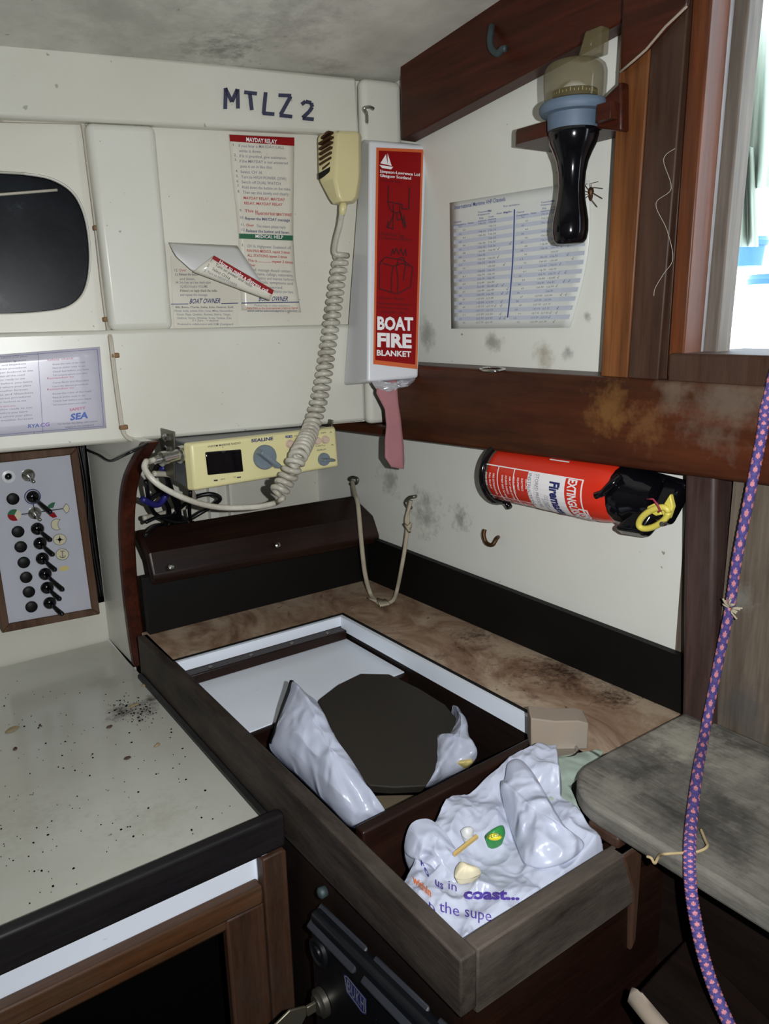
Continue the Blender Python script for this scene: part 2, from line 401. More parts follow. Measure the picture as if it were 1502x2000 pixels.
# ================================================================== the cabin shell
def zc(x): return 0.713 + (x-.504)*.0268                 # height of the cabin side at the headlining
# headlining: rises inboard
mb = MB(); mb.hexa([(-2.2,2.75,zc(-2.2)-.06),(2.1,2.75,zc(2.1)-.06),(2.1,-2.4,zc(2.1)+.55),(-2.2,-2.4,zc(-2.2)+.55),
                    (-2.2,2.75,zc(-2.2)+.1),(2.1,2.75,zc(2.1)+.1),(2.1,-2.4,zc(2.1)+.7),(-2.2,-2.4,zc(-2.2)+.7)])
st('ceiling', mb, M['ceiling'])
mb = MB(); mb.box(-2.2,2.0,-2.4,3.0,-2.72,-2.667); st('floor', mb, M['floor'])
mb = MB(); mb.box(-2.2,2.0,-2.4,-2.34,-2.667,1.6); st('wall_front', mb, M['cream'])
mb = MB(); mb.box(-2.2,-2.14,-2.34,3.0,-2.667,1.5); st('wall_left', mb, M['cream'])
# hull side behind the counter and the radio
mb = MB(); mb.box(-2.14,1.66,2.80,2.86,-2.667,.0); st('wall_hull', mb, M['cream'])

# cabin side: recessed panel with the window opening, proud frame members in front of it
rp = [(40,336),(95,346),(138,372),(162,415),(173,475),(172,535),(158,578),(125,603),(70,612),(20,615)]
inner = [CAB(-.035)(p.x, p.y) for p in catmull([Vector(q) for q in rp], 5)]
mid = .18; inner = inner + [Vector((2*mid - p.x, 0, p.z)) for p in reversed(inner)]
inner = [cab(p.x, p.z, -.035) for p in inner]
outer = [cab(-2.14,-.34,-.035), cab(1.66,-.34,-.035), cab(1.66,zc(1.66)-.0,-.035), cab(-2.14,zc(-2.14),-.035)]
mb = MB(); n_i = len(inner)
tri = tessellate_polygon([outer, inner]); mb.add(outer + inner, [tuple(t) for t in tri])
deep = [p - CN*.05 for p in inner]
mb.add(inner + deep, [(i, (i+1)%n_i, n_i+(i+1)%n_i, n_i+i) for i in range(n_i)])
mb.prism([p - CN*.07 for p in outer], -CN*.01)
st('wall_side', mb, M['cream_panel'])
mb = MB(); mb.prism([p - CN*.022 for p in inner], -CN*.02); st('window_1', mb, M['pane'], bevel=.006)
mb = MB(); mb.tube([p - CN*.012 for p in inner] + [inner[0] - CN*.012], .005, 6); st('window_1_seal', mb, M['cream'], smooth=True)
mb = MB(); f = CAB(-.035)
mb.tube([f(-60,388,-.02), f(0,380,-.02), f(112,371,-.02)], .004, 6)
tag(obj('curtain_wire', mb, M['cable_white'], smooth=True), 'thin pale curtain wire stretched across the top of the dark cabin window', 'wire')

def cabbox(mb, x0, x1, z0, z1, d0, d1, zt0=None, zt1=None):
    zt0 = z1 if zt0 is None else zt0; zt1 = z1 if zt1 is None else zt1
    mb.hexa([cab(x0,z0,d0), cab(x1,z0,d0), cab(x1,z0,d1), cab(x0,z0,d1), cab(x0,zt0,d0), cab(x1,zt1,d0), cab(x1,zt1,d1), cab(x0,zt0,d1)])
mb = MB(); f = CAB(0); a = f(0,230); b = f(700,265); c0 = -2.1
sl = (b.z-a.z)/(b.x-a.x)
mb.hexa([cab(c0,a.z+sl*(c0-a.x),-.034), cab(b.x,b.z,-.034), cab(b.x,b.z,.012), cab(c0,a.z+sl*(c0-a.x),.012),
         cab(c0,zc(c0),-.034), cab(b.x,zc(b.x),-.034), cab(b.x,zc(b.x),.0), cab(c0,zc(c0),.0)])
st('trim_1', mb, M['cream'], bevel=.011)
lint_z = lambda x: a.z + sl*(x-a.x)
xl, xr = f(165,240).x, f(303,245).x; xl2, xr2 = f(213,640).x, f(339,650).x
mb = MB(); mb.hexa([cab(xl2,-.012,-.034), cab(xr2,-.012,-.034), cab(xr2,-.012,.008), cab(xl2,-.012,.008),
                    cab(xl,lint_z(xl)+.0,-.034), cab(xr,lint_z(xr),-.034), cab(xr,lint_z(xr),.008), cab(xl,lint_z(xl),.008)])
st('trim_2', mb, M['cream'], bevel=.02, bseg=4)
# side-deck face under the panels, with its floor that roofs the radio
mb = MB(); mb.hexa([cab(-2.1,-.336,-.034), cab(1.495,-.333,-.034), cab(1.495,-.333,.016), cab(-2.1,-.336,.016),
                    cab(-2.1,-.012,-.034), cab(1.495,-.008,-.034), cab(1.495,-.008,.010), cab(-2.1,-.012,.010)])
st('trim_3', mb, M['cream'], bevel=.012)
mb = MB(); mb.hexa([cab(-2.1,-.325,-.036), cab(1.66,-.325,-.036), (1.66,2.82,-.325), (-2.1,2.82,-.325),
                    cab(-2.1,-.29,-.036), cab(1.66,-.29,-.036), (1.66,2.82,-.29), (-2.1,2.82,-.29)])
st('trim_4', mb, M['grey_panel'])
# corner pilaster against the bulkhead
mb = MB(); mb.hexa([cab(1.50,-.345,-.034), cab(1.655,-.345,-.034), cab(1.655,-.345,.022), cab(1.50,-.345,.022),
                    cab(1.51,zc(1.5),-.034), cab(1.655,zc(1.65),-.034), cab(1.655,zc(1.65),.012), cab(1.51,zc(1.5),.012)])
st('trim_5', mb, M['cream'], bevel=.022, bseg=4)

# ------------------------------------------------------------------ right bulkhead
BX = 1.66
mb = MB(); mb.box(BX,BX+.05,1.05,2.82,-1.6,1.0); st('wall_bulkhead', mb, M['bulkhead'])
mb = MB(); mb.box(BX-.002,BX+.05,-2.34,.15,-2.667,1.6); mb.box(BX,BX+.05,.15,1.05,-2.667,-.2); mb.box(BX,BX+.05,1.05,2.82,-2.667,-1.6)
st('wall_companionway', mb, M['grey_panel_wood'])
# dark skirting above the bench
g = AX(BX-.022)
mb = MB(); mb.prism([Vector((g(733,1138).x,2.404,-1.0)), g(1330,1394), g(1330,1282), Vector((g(733,1138).x,2.404,g(738,1056).z))], (.022,0,0)); st('baseboard_right', mb, M['black_wood'])
# deck beam under the headlining
g = AX(1.60)
p1, p2, p3 = g(783,275), g(1213,43), g(783,160)
sl2 = (p2.z-p1.z)/(p2.y-p1.y); sl3 = (g(1010,0).z-p3.z)/(g(1010,0).y-p3.y)
lo = lambda y: p1.z + sl2*(y-p1.y); hi = lambda y: p3.z + sl3*(y-p3.y)
mb = MB(); mb.prism([(1.60,y,lo(y)) for y in (p1.y,.6)] + [(1.60,y,hi(y)+.12) for y in (.6,p1.y)], (.059,0,0))
st('trim_6', mb, M['red_wood'], bevel=.006)
# horizontal beam
g = AX(1.525); bl, br = g(750,854), g(1335,929); tl, tr = g(985,724), g(1500,756)
bz = lambda y: bl.z + (br.z-bl.z)/(br.y-bl.y)*(y-bl.y); tz = lambda y: tl.z + (tr.z-tl.z)/(tr.y-tl.y)*(y-tl.y)
mb = MB(); mb.prism([(1.525,2.5,bz(2.5)),(1.525,-.4,bz(-.4)),(1.525,-.4,tz(-.4)),(1.525,2.115,tz(2.115)),(1.525,2.115,-.348),(1.525,2.5,-.348)], (.134,0,0))
st('trim_7', mb, M['beam_wood'], bevel=.01)
# upright post beside the companionway: boards and jamb
PX = 1.55; g = AX(PX)
def board(name, x0b, x1b, yb, x0t, x1t, mat, px=PX, th=.105, yt=0, ex=1.25, bev=.004):
    gg = AX(px); A0, A1 = gg(x0b, yb), gg(x1b, yb); B0, B1 = gg(x0t, yt), gg(x1t, yt)
    zb = (A0.z+A1.z)/2; B0 = A0 + (B0-A0)*ex; B1 = A1 + (B1-A1)*ex
    m_ = MB(); m_.prism([(px,A0.y,zb), (px,A1.y,zb), (px,B1.y,B1.z), (px,B0.y,B0.z)], (th,0,0)); st(name, m_, M[mat], bevel=bev)
board('trim_8', 1172, 1224, 741, 1216, 1276, 'post_wood')
board('trim_9', 1225, 1284, 745, 1277, 1345, 'post_dark')
board('trim_10', 1285, 1301, 740, 1346, 1352, 'post_dark', px=PX+.02)
board('trim_11', 1302, 1331, 737, 1352, 1390, 'post_red', px=PX+.006, th=.07)
g = AX(PX+.006); jy0 = g(1331,690).y; jy1 = g(1390,0).y
# stepped jamb: deeper rebates seen in the opening
zb, zt = tz(.9)+.02, 1.05
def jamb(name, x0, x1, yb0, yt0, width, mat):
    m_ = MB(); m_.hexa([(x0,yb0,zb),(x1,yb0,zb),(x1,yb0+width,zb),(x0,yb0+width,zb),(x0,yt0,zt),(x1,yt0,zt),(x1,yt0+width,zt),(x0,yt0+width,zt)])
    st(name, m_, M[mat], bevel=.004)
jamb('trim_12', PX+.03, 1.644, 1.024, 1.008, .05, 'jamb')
jamb('trim_13', 1.645, 1.70, .994, .979, .1, 'jamb_shaded')
# knee of the deck beam over the post
g = AX(1.535)
mb = MB(); mb.prism([g(1216,-40), g(1211,142), g(1262,98), g(1343,10), g(1348,-40)], (.013,0,0)); st('trim_14', mb, M['red_wood'], bevel=.006)
mb = MB(); mb.tube([g(1211,141), g(1238,118), g(1262,97), g(1300,52), g(1342,12)], .003, 6); st('trim_15', mb, M['carton'], smooth=True)
# sill of the companionway
g = AX(1.545); a, b = g(1302,752), g(1326,690)
mb = MB(); mb.box(1.545,1.85,.15,a.y,a.z-.004,b.z); st('trim_16', mb, M['post_dark'], bevel=.006)
# lower post and panel under the beam
g = AX(1.55)
A, B, A2, B2 = g(1330,1408), g(1389,1432), g(1334,926), g(1396,932)
mb = MB(); mb.prism([A, B, B2 + Vector((0,0,.03)), A2 + Vector((0,0,.03))], (.108,0,0)); st('trim_17', mb, M['grey_post'], bevel=.012, bseg=3)
mb = MB(); mb.box(1.575,1.66,-.4,B.y+.015,-1.05,bz(.9)+.02); st('trim_18', mb, M['grey_panel_wood'])

# ================================================================== bench locker with the open hatch
bench = thing('bench_locker', 'dark wooden bench locker with marbled top, open hatch and front bin', 'locker', (1.18, 1.6, -2.66))
h = AZ(-1.0)
hBL, hBR, hR = h(350,1297), h(655,1195), h(1037,1405)
# marbled top round the hatch: back strip and right strip
mb = MB(); T = .03
mb.box(.735, BX, hBL.y-.02+.05, 2.44, -1.0-T, -1.0)
mb.hexa([(1.36,.865,-1.0-T),(BX,.865,-1.0-T),(BX,hBL.y+.03,-1.0-T),(1.355,hBL.y+.03,-1.0-T),(1.36,.865,-1.0),(BX,.865,-1.0),(BX,hBL.y+.03,-1.0),(1.355,hBL.y+.03,-1.0)])
obj('marbled_top', mb, M['laminate'], bench)
# white hatch lip
mb = MB(); yb = hBL.y+.03
mb.box(.737,1.355,yb-.012,yb,-1.036,-1.001); mb.box(1.338,1.352,1.20,yb-.012,-1.05,-1.001)
obj('hatch_edging', mb, M['white'], bench)
mb = MB(); mb.box(.737,1.36,yb,yb+.006,-1.02,-.997); mb.box(1.352,1.36,1.19,yb,-1.02,-.997); obj('hatch_rim', mb, M['black_wood'], bench)
mb = MB(); mb.box(.746,1.335,yb-.055,yb-.004,-1.07,-1.037); bt = obj('batten', mb, M['dark_wood'], bench, bevel=.004)
mb = MB()
for x in (.84,.98,1.13,1.27):
    mb = MB(); mb.lathe((x,yb-.034,-1.038), (0,0,1), [(0,.008),(.003,.007),(.004,.0)], 10); obj('screw', mb, M['steel'], bt)
# white board lying under the hatch
h2 = AZ(-1.072)
q = [h2(378,1330), h2(668,1222), h2(815,1303), h2(482,1432)]
x1 = 1.337
mb = MB(); mb.prism([(.745,q[0].y+.05,-1.072),(x1,q[0].y+.05,-1.072),(x1,q[2].y,-1.072),(.745,q[3].y,-1.072)], (0,0,-.03), 0)
obj('white_shelf', mb, M['white'], bench)
mb = MB(); mb.prism([(.745,q[3].y-.001,-1.075),(x1,q[2].y-.001,-1.075),(x1,q[2].y-.02,-1.075),(.745,q[3].y-.02,-1.075)], (0,0,-.05)); obj('shelf_edge', mb, M['dark_wood'], bench)
# long fore-and-aft plank, end plank, divider, liners
ix = lambda y: .719 + (y-.803)*.0185                         # inner face of the long plank
def skew(o0, o1, y0, y1, z0, z1a, z1b=None):                  # slab following the plank, o0..o1 outboard of its inner face
    z1b = z1a if z1b is None else z1b
    return [(ix(y0)-o1,y0,z0),(ix(y0)-o0,y0,z0),(ix(y1)-o0,y1,z0),(ix(y1)-o1,y1,z0),(ix(y0)-o1,y0,z1a),(ix(y0)-o0,y0,z1a),(ix(y1)-o0,y1,z1b),(ix(y1)-o1,y1,z1b)]
mb = MB(); mb.hexa(skew(0,.036,.768,2.42,-1.0,-1.115,-1.2)); obj('side_plank', mb, M['grey_panel_y'], bench, bevel=.004)
mb = MB(); mb.hexa(skew(.001,.022,.80,2.42,-2.66,-1.10)); obj('side_panel', mb, M['dark_wood_y'], bench)
mb = MB(); mb.box(.719,1.150,.768,.803,-1.13,-1.0); obj('end_plank', mb, M['grey_panel_x'], bench, bevel=.004)
mb = MB(); mb.box(.70,1.25,.778,.80,-2.66,-1.10); obj('end_panel', mb, M['dark_wood'], bench)
mb = MB(); mb.box(1.10,1.155,.785,.86,-1.003,-.976); mb.prism([(1.09,.766,-1.0),(1.155,.766,-1.0),(1.155,.766,-1.22),(1.14,.766,-1.25),(1.13,.766,-1.1)], (0,.03,0)); obj('corner_post', mb, M['post_dark'], bench, bevel=.006)
h3 = AZ(-1.01); d1, d2 = h3(690,1612), h3(1037,1440)
mb = MB(); mb.hexa([(.746,d1.y-.03,-1.6),(1.36,d2.y-.03,-1.6),(1.36,d2.y,-1.6),(.746,d1.y,-1.6),(.746,d1.y-.03,-1.012),(1.36,d2.y-.03,-1.005),(1.36,d2.y,-1.005),(.746,d1.y,-1.012)])
obj('divider', mb, M['dark_wood'], bench, bevel=.005)
mb = MB(); mb.box(1.345,1.37,.84,2.1,-1.6,-1.045); obj('inner_side', mb, M['dark_wood_y'], bench)
mb = MB(); mb.box(.74,1.345,.84,2.4,-1.62,-1.6); obj('locker_bottom', mb, M['void'], bench)
mb = MB(); mb.box(1.09,1.345,.81,.83,-1.6,-1.02); obj('inner_end', mb, M['dark_wood'], bench)
# dark back board under the sloping shelf board
mb = MB(); mb.box(.752,BX,2.405,2.44,-1.0,-.80); obj('back_board', mb, M['black_wood'], bench)

# sloping shelf board behind the bench
a0, a1, b0, b1 = at(285,1030,1,2.50), at(690,966,1,2.52), at(285,1132,1,2.37), at(746,1048,1,2.35)
a0 = a1 + (a0-a1)*((.766-a1.x)/(a0.x-a1.x)); b0 = b1 + (b0-b1)*((.766-b1.x)/(b0.x-b1.x))
mb = MB(); k = Vector((0,.02,-.035))
mid0 = (a0*.42+b0*.58) + Vector((0,-.03,.02)); mid1 = (a1*.42+b1*.58) + Vector((0,-.03,.02))
mb.hexa([a0,a1,mid1,mid0, a0+k,a1+k,mid1+k,mid0+k]); mb.hexa([mid0,mid1,b1,b0, mid0+k,mid1+k,b1+k,b0+k])
sb = obj('shelf_board', mb, M['dark_wood'], None, bevel=.012, bseg=3)
tag(sb, 'dark varnished shelf board sloping along the hull under the cream radio', 'shelf')
for i, (x, y) in enumerate(((316,1139),(514,1099))):
    mb = MB(); p = b0.lerp(b1, .07 if i == 0 else .5) + Vector((0,-.004,.03 if i == 0 else .04)); mb.lathe(p, (0,-1,.6), [(0,.011),(.004,.010),(.007,.004)], 12)
    obj('screw', mb, M['chrome'], sb)

# grey partition with its curved mahogany edge, left of the radio
edge = [(285,865),(250,930),(240,1000),(241,1080),(247,1160),(258,1250),(268,1312)]
E = [at(x, y, 0, .72) for x, y in edge]; E[-1].z = -1.139
E = [Vector((.72, p.y, p.z)) for p in catmull(E, 4)]
mb = MB(); mb.prism([p + Vector((0,.03,0)) for p in E] + [Vector((.72,2.80,-1.139)), Vector((.72,2.80,-.326))], (.03,0,0)); st('wall_partition', mb, M['grey_panel'])
mb = MB(); n = len(E); ring = []
for p in E: ring += [p + Vector((-.006,0,0)), p + Vector((.043,0,0)), p + Vector((.043,.035,0)), p + Vector((-.006,.035,0))]
fs = [(4*i+k, 4*i+(k+1)%4, 4*i+4+(k+1)%4, 4*i+4+k) for i in range(n-1) for k in range(4)] + [(3,2,1,0), (4*n-4,4*n-3,4*n-2,4*n-1)]
mb.add(ring, fs); st('trim_19', mb, M['red_wood'], bevel=.006)

# ================================================================== galley counter
ctr = thing('galley_counter', 'cream topped galley counter with black fiddle rail and dark open cupboard', 'counter', (.2, 1.9, -2.66))
CZ = -1.14
mb = MB(); mb.prism([(-2.1,2.79,CZ),(.712,2.79,CZ),(.712,2.44,CZ),(.692,1.40,CZ),(-2.1,1.40,CZ)], (0,0,-.03)); obj('worktop', mb, M['counter'], ctr)
mb = MB(); c1, c2 = AZ(CZ)(283,1322), AZ(CZ)(513,1602)
mb.tube([Vector((.706,2.40,CZ+.006)), Vector((.697,1.9,CZ+.006)), Vector((.688,1.405,CZ+.006))], .012, 6); obj('edge_bead', mb, M['fiddle'], ctr)
fr = AY(1.455); t1, t2, u1, u2 = fr(0,1800), fr(555,1584), fr(0,1895), fr(556,1636)
ztop = -1.074; zbot = -1.160
mb = MB(); mb.box(-2.1,.692,1.375,1.407,zbot,ztop); obj('fiddle_rail', mb, M['fiddle'], ctr, bevel=.008)
fr = AY(1.475); 
mb = MB(); mb.box(.632,.648,1.385,1.42,-1.27,-1.16); obj('white_cleat', mb, M['white'], ctr, bevel=.002)
rt = AY(1.385); ra, rb, rc, rd = rt(0,1968), rt(515,1713), rt(0,2000), rt(515,1745)
zr0, zr1 = ra.z, rb.z; zr = (zr0+zr1)/2 - .014
mb = MB(); mb.box(-2.1,.70,1.42,1.44,zr-.02,CZ-.03); obj('white_fascia', mb, M['white'], ctr)
mb = MB(); mb.box(-2.1,.63,1.385,1.419,zr-.05,zr); rail = obj('door_rail', mb, M['brown_x'], ctr, bevel=.006)
mb = MB(); mb.box(-2.1,.545,1.392,1.418,zr-.083,zr-.05); obj('moulding', mb, M['brown_x'], rail, bevel=.01)
sx0, sx1 = rt(442,1790).x, rt(522,1790).x
mb = MB(); mb.box(sx0,sx1,1.388,1.419,-2.6,zr-.05); obj('stile', mb, M['brown_z'], ctr, bevel=.006)
g = AY(1.372); s = [g(524,1655), g(548,1640), g(562,1660), g(566,1698), g(582,1712), g(606,1960)]
s = [Vector((max(p.x,.0),1.372,p.z)) for p in s]; s[0].x = .625
for q_ in s: q_.x = min(q_.x, .688)
xe = s[5].x
mb = MB(); mb.prism([(.628,1.372,-2.6),(.628,1.372,-1.165),(s[1].x,1.372,-1.163),(s[2].x,1.372,s[2].z),(s[3].x,1.372,s[3].z),(s[4].x,1.372,s[4].z),(s[5].x,1.372,-2.6)], (0,.035,0))
obj('corner_stile', mb, M['brown_z'], ctr, bevel=.004)
mb = MB(); mb.box(-2.1,.62,1.60,1.62,-2.6,-1.3); mb.box(-2.1,.62,1.42,1.6,-2.66,-2.6); mb.box(.6,.62,1.43,1.6,-2.6,-1.3); obj('cupboard_inside', mb, M['void'], ctr)

# crumbs, soot and leaf scraps on the counter
mb = MB(); h = AZ(CZ)
for i in range(330):
    if i < 120: px, py = random.gauss(262,30), random.gauss(1388,14)
    else: px, py = random.uniform(0,500), random.uniform(1330,1780)
    p = h(px, py, .0)
    if p.x > .665 or p.y < 1.5 or p.y > 2.74: continue
    r_ = random.choice((.0009,.0012,.0016,.0026)) * (1.0 if i > 120 else 1.2); a = random.random()*6
    pts = [p + Vector((r_*math.cos(a+k*1.25)*random.uniform(.6,1.4), r_*math.sin(a+k*1.25)*random.uniform(.6,1.4), .001)) for k in range(5)]
    mb.prism(pts, (0,0,.0015))
tag(obj('crumbs', mb, M['void']), 'dark crumbs and soot scattered over the cream counter top', 'crumbs', kind='stuff')
leaf_m = base('dry_leaf', (150,134,100), .7); leaf_d = base('dark_leaf', (70,50,38), .7)
for (px, py, L_, ang, mt, lab) in ((24,1426,.045,.4,leaf_m,'long pale dry leaf scrap at the left of the cream counter'),(262,1379,.035,.2,leaf_m,'round pale flake among the soot on the counter'),
        (307,1457,.022,.5,leaf_m,'small pale leaf scrap right of the dark leaf on the counter'),(249,1482,.02,0,leaf_d,'dark curled leaf scrap at the middle of the counter'),
        (214,1421,.02,.1,leaf_d,'dark flake beside the soot patch on the counter'),(30,1464,.016,.8,leaf_d,'dark reddish flake below the long pale leaf'),(78,1418,.012,1.2,leaf_d,'small dark pellet by the bright reflection on the counter'),
        (284,1340,.03,-.6,leaf_m,'tan wax blot at the foot of the partition')):
    p = h(px, py); e1 = Vector((math.cos(ang), math.sin(ang), 0)); e2 = Vector((-e1.y, e1.x, 0))
    mb = MB(); mb.pillow([p + e1*(L_*.5*math.cos(t)) + e2*(L_*.28*math.sin(t)*random.uniform(.6,1.3)) + Vector((0,0,.002)) for t in [k*.785 for k in range(8)]], (0,0,.003), (0,0,-.001), 3, .002, 60)
    tag(obj('leaf_scrap', mb, mt, smooth=True), lab, 'leaf', 'scraps on the counter')

# ================================================================== step, engine panel, lower step
mb = MB(); SZ = -.93; hs = AZ(SZ)
x0, y1_, x1_ = hs(1128,1560).x, hs(1200,1462).y, 1.572
x0 = (hs(1160,1575).x + hs(1502,1775).x)/2; y1_ = (hs(1170,1475).y + hs(1240,1440).y)/2
rr = .12; pts = [(x1_,-.35),(x1_,y1_)] 
pts += [(x0+rr - rr*math.sin(t), y1_-rr + rr*math.cos(t)) for t in [k*math.pi/16 for k in range(9)]] + [(x0,-.35)]
mb.prism([(x,y,SZ-.045) for x, y in pts], (0,0,.045))
tag(obj('companionway_step', mb, M['step_wood'], None, bevel=.01, bseg=3), 'scuffed grey wooden step with rounded corner below the companionway', 'step')
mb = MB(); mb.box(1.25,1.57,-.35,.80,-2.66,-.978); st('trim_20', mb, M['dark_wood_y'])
# lower step: engine cover board
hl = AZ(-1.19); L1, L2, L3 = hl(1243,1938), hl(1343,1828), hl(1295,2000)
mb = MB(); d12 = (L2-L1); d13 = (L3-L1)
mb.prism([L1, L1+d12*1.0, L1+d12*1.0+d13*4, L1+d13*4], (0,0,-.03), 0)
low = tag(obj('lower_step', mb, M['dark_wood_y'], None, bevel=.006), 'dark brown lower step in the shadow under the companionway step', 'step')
mb = MB(); nrm = Vector((0,0,-.012))
mb.tube([L1+Vector((.0,.0,-.012))+d12*.04, L1+Vector((0,0,-.014)), L1+d13*.5+Vector((0,0,-.014)), L1+d13*2+Vector((0,0,-.014))], .017, 8); obj('worn_nosing', mb, M['carton'], low, smooth=True)

ENX = .66; g = AX(ENX)
eng = thing('engine_panel', 'black engine instrument panel with key and maker badge below the bench plank', 'panel', g(700,1960))
e1, e2 = g(603,1778), g(835,2010); e3 = e1 + Vector((0,0,-.34)); ed = (e2-e1)*1.5
mb = MB(); bt_ = Vector((.034,0,0))
mb.prism([e1, e1+ed, e1+ed+Vector((0,0,-.5)), e1+Vector((0,0,-.5))], bt_); obj('housing', mb, M['engine'], eng, bevel=.012, bseg=3)
mb = MB(); u = ed.normalized()
up_ = Vector((0,0,1)); pa = e1+Vector((-.006,0,.0)); 
for k0, k1 in ((0,.30),(.34,.62),(.66,1.0)):
    A_ = e1+ed*k0; B_ = e1+ed*k1
    mb.hexa([A_+Vector((-.012,0,-.035)),B_+Vector((-.012,0,-.035)),B_+Vector((.03,0,.008)),A_+Vector((.03,0,.008)), A_+Vector((.0,0,-.04)),B_+Vector((.0,0,-.04)),B_+Vector((.032,0,-.004)),A_+Vector((.032,0,-.004))])
obj('lid_edge', mb, paint('worn_rubber', (44,47,54), (24,27,32), .5, .5, 20), eng, bevel=.006)
gg = AX(ENX-.001)
mb = MB(); poly(mb, [(671,1903),(676,1904),(716,1951),(716,1982),(708,1980),(676,1938)], gg, 0, .002)
stroke(mb, [(673,1906),(678,1908),(713,1952),(714,1979),(707,1976),(678,1936),(673,1906)], 2.0, gg, 1, .004)
for ch, a_, b_ in (('B',(678,1934),(685,1942)),('U',(686,1944),(693,1953)),('K',(695,1955),(702,1964)),('H',(704,1966),(711,1975))): put(mb, ch, a_, b_, 22, gg, 1, .02, 0, .004)
obj('maker_badge', mb, [M['navy'], M['ink_soft']], eng)
c_ = gg(625,1858)
mb = MB(); mb.lathe(c_, (-1,0,0), [(0,.032),(.008,.031),(.010,.026),(.006,.022),(.006,.014),(.010,.012),(.010,0)], 24); obj('gauge', mb, M['engine'], eng, smooth='auto')
c_ = gg(632,1955)
mb = MB(); mb.lathe(c_, (-1,0,0), [(0,.03),(.012,.03),(.016,.022),(.02,.02),(.02,0)], 24); ig = obj('ignition_lock', mb, M['steel'], eng, smooth='auto')
kc = c_ + Vector((-.02,0,0))
mb = MB(); mb.box(kc.x-.022,kc.x,kc.y-.004,kc.y+.004,kc.z-.012,kc.z+.012)
mb.prism([kc+Vector((-.022,0,.012)), kc+Vector((-.022,0,-.012)), kc+Vector((-.04,0,-.034)), kc+Vector((-.07,0,-.05)), kc+Vector((-.1,0,-.03)), kc+Vector((-.1,0,.01)), kc+Vector((-.06,0,.026))], (0,.006,0)); obj('key', mb, M['key'], ig, bevel=.002)
mb = MB(); mb.lathe(gg(612,1752,.0)+Vector((.03,0,0)), (-1,0,0), [(0,.012),(.014,.012),(.018,.006)], 10); obj('screw', mb, M['verdigris'], bench, smooth=True)
mb = MB(); p = hl(1215,1965) + Vector((0,0,-.1)); mb.tube([p+Vector((-.08,.02,0)), p+Vector((-.03,.0,.02)), p+Vector((.02,-.03,.01)), p+Vector((.08,-.1,.0))], [.016,.022,.018,.014], 8)
tag(obj('pipe_fitting', mb, M['verdigris'], smooth=True), 'corroded pale metal pipe end on the floor beside the lower step', 'pipe')

# ================================================================== switch panel
PY = 2.735; g = AY(PY)
sw = thing('switch_panel', 'grey laminate switch panel in a brown wood frame with two columns of black switches', 'switch panel', g(90,1235))
fo = [(-48,891),(152,874),(196,1200),(5,1237)]; fi = [(-33,908),(138,889),(180,1190),(18,1219)]
names = ('top','right','bottom','left')
for i in range(4):
    j = (i+1) % 4; mb = MB(); mb.prism([g(*fo[i],.006), g(*fo[j],.006), g(*fi[j],.006), g(*fi[i],.006)], (0,.055,0)); obj('frame_side', mb, M['frame_wood'], sw, bevel=.004)
mb = MB(); mb.prism([g(*p,-.004) for p in [(-36,905),(141,886),(183,1192),(15,1222)]], (0,.03,0)); face = obj('face_plate', mb, M['panel_face'], sw)
FN = Vector((0,-1,0)); G = lambda x, y, o=0.0: g(x, y, o-.004)
for (x, y) in ((24.7,974),(34.6,1038),(40,1067.5),(46,1098),(50.5,1127),(56,1155.5),(61,1184.5)):
    mb = MB(); mb.lathe(G(x,y), FN, [(0,.0195),(.008,.0195),(.011,.016),(.011,0)], 20); obj('fuse_cap', mb, M['black_matt'], sw, smooth='auto')
mb = MB(); mb.lathe(G(16.3,930.7), FN, [(0,.022),(.004,.021),(.006,.012),(.003,.011)], 24); f_ = obj('indicator_lamp', mb, M['white_plastic'], sw, smooth='auto')
mb = MB(); mb.lathe(G(16.3,930.7,.003), FN, [(0,.011),(.005,.009),(.006,0)], 16); obj('lens', mb, M['black'], f_, smooth=True)
for (x, y) in ((55,928),(67.5,1002)):
    mb = MB(); mb.lathe(G(x,y), FN, [(0,.021),(.004,.021),(.006,.016),(.010,.013),(.014,.009),(.014,0)], 24); b_ = obj('toggle_switch', mb, M['chrome'], sw, smooth='auto')
    mb = MB(); p = G(x,y,.012); mb.tube([p, p+Vector((.004,-.03,-.012)), p+Vector((.007,-.045,-.017))], [.004,.006,.005], 8); obj('lever', mb, M['chrome'], b_, smooth=True)
for i, (x, y) in enumerate(((63.6,970),(73,1032.5),(78,1061),(82.5,1090.7),(88,1120.7),(91.8,1147.7),(97,1177.3))):
    if i == 0:
        mb = MB(); mb.lathe(G(x,y,.001), FN, [(0,.026),(.002,.026),(.002,.0)], 24); mb.lathe(G(x,y,.002), FN, [(0,.023),(.003,.022),(.003,0)], 24, 1)
        b0_ = obj('switch_collar', mb, [M['navy'], M['white_plastic']], sw)
    mb = MB(); mb.lathe(G(x,y), FN, [(0,.0215),(.007,.021),(.014,.015),(.018,.008),(.018,0)], 24); b_ = obj('toggle_switch', mb, M['black'], sw, smooth='auto', label='black toggle switch')
    mb = MB(); p = G(x,y,.012); k = 1.35 if i in (0,4) else 1.0
    mb.tube([p, p+Vector((.016,-.03,-.022))*k, p+Vector((.026,-.05,-.034))*k, p+Vector((.028,-.054,-.037))*k], [.006,.008,.0085,.004], 10); obj('lever', mb, M['black'], b_, smooth=True)
mb = MB()
stroke(mb, [(64,982),(67,994)], 2.0, G, 0); stroke(mb, [(42,1004.5),(57,1003)], 2.0, G, 0); stroke(mb, [(78,1000),(123,993.5)], 2.0, G, 0)
for a0_, a1_, mi_ in ((-65,60,3),(60,185,2),(185,295,1)):
    poly(mb, [(28,1006)] + ell(28,1006,13.2,11.5,12,a0_,a1_), G, mi_, .004)
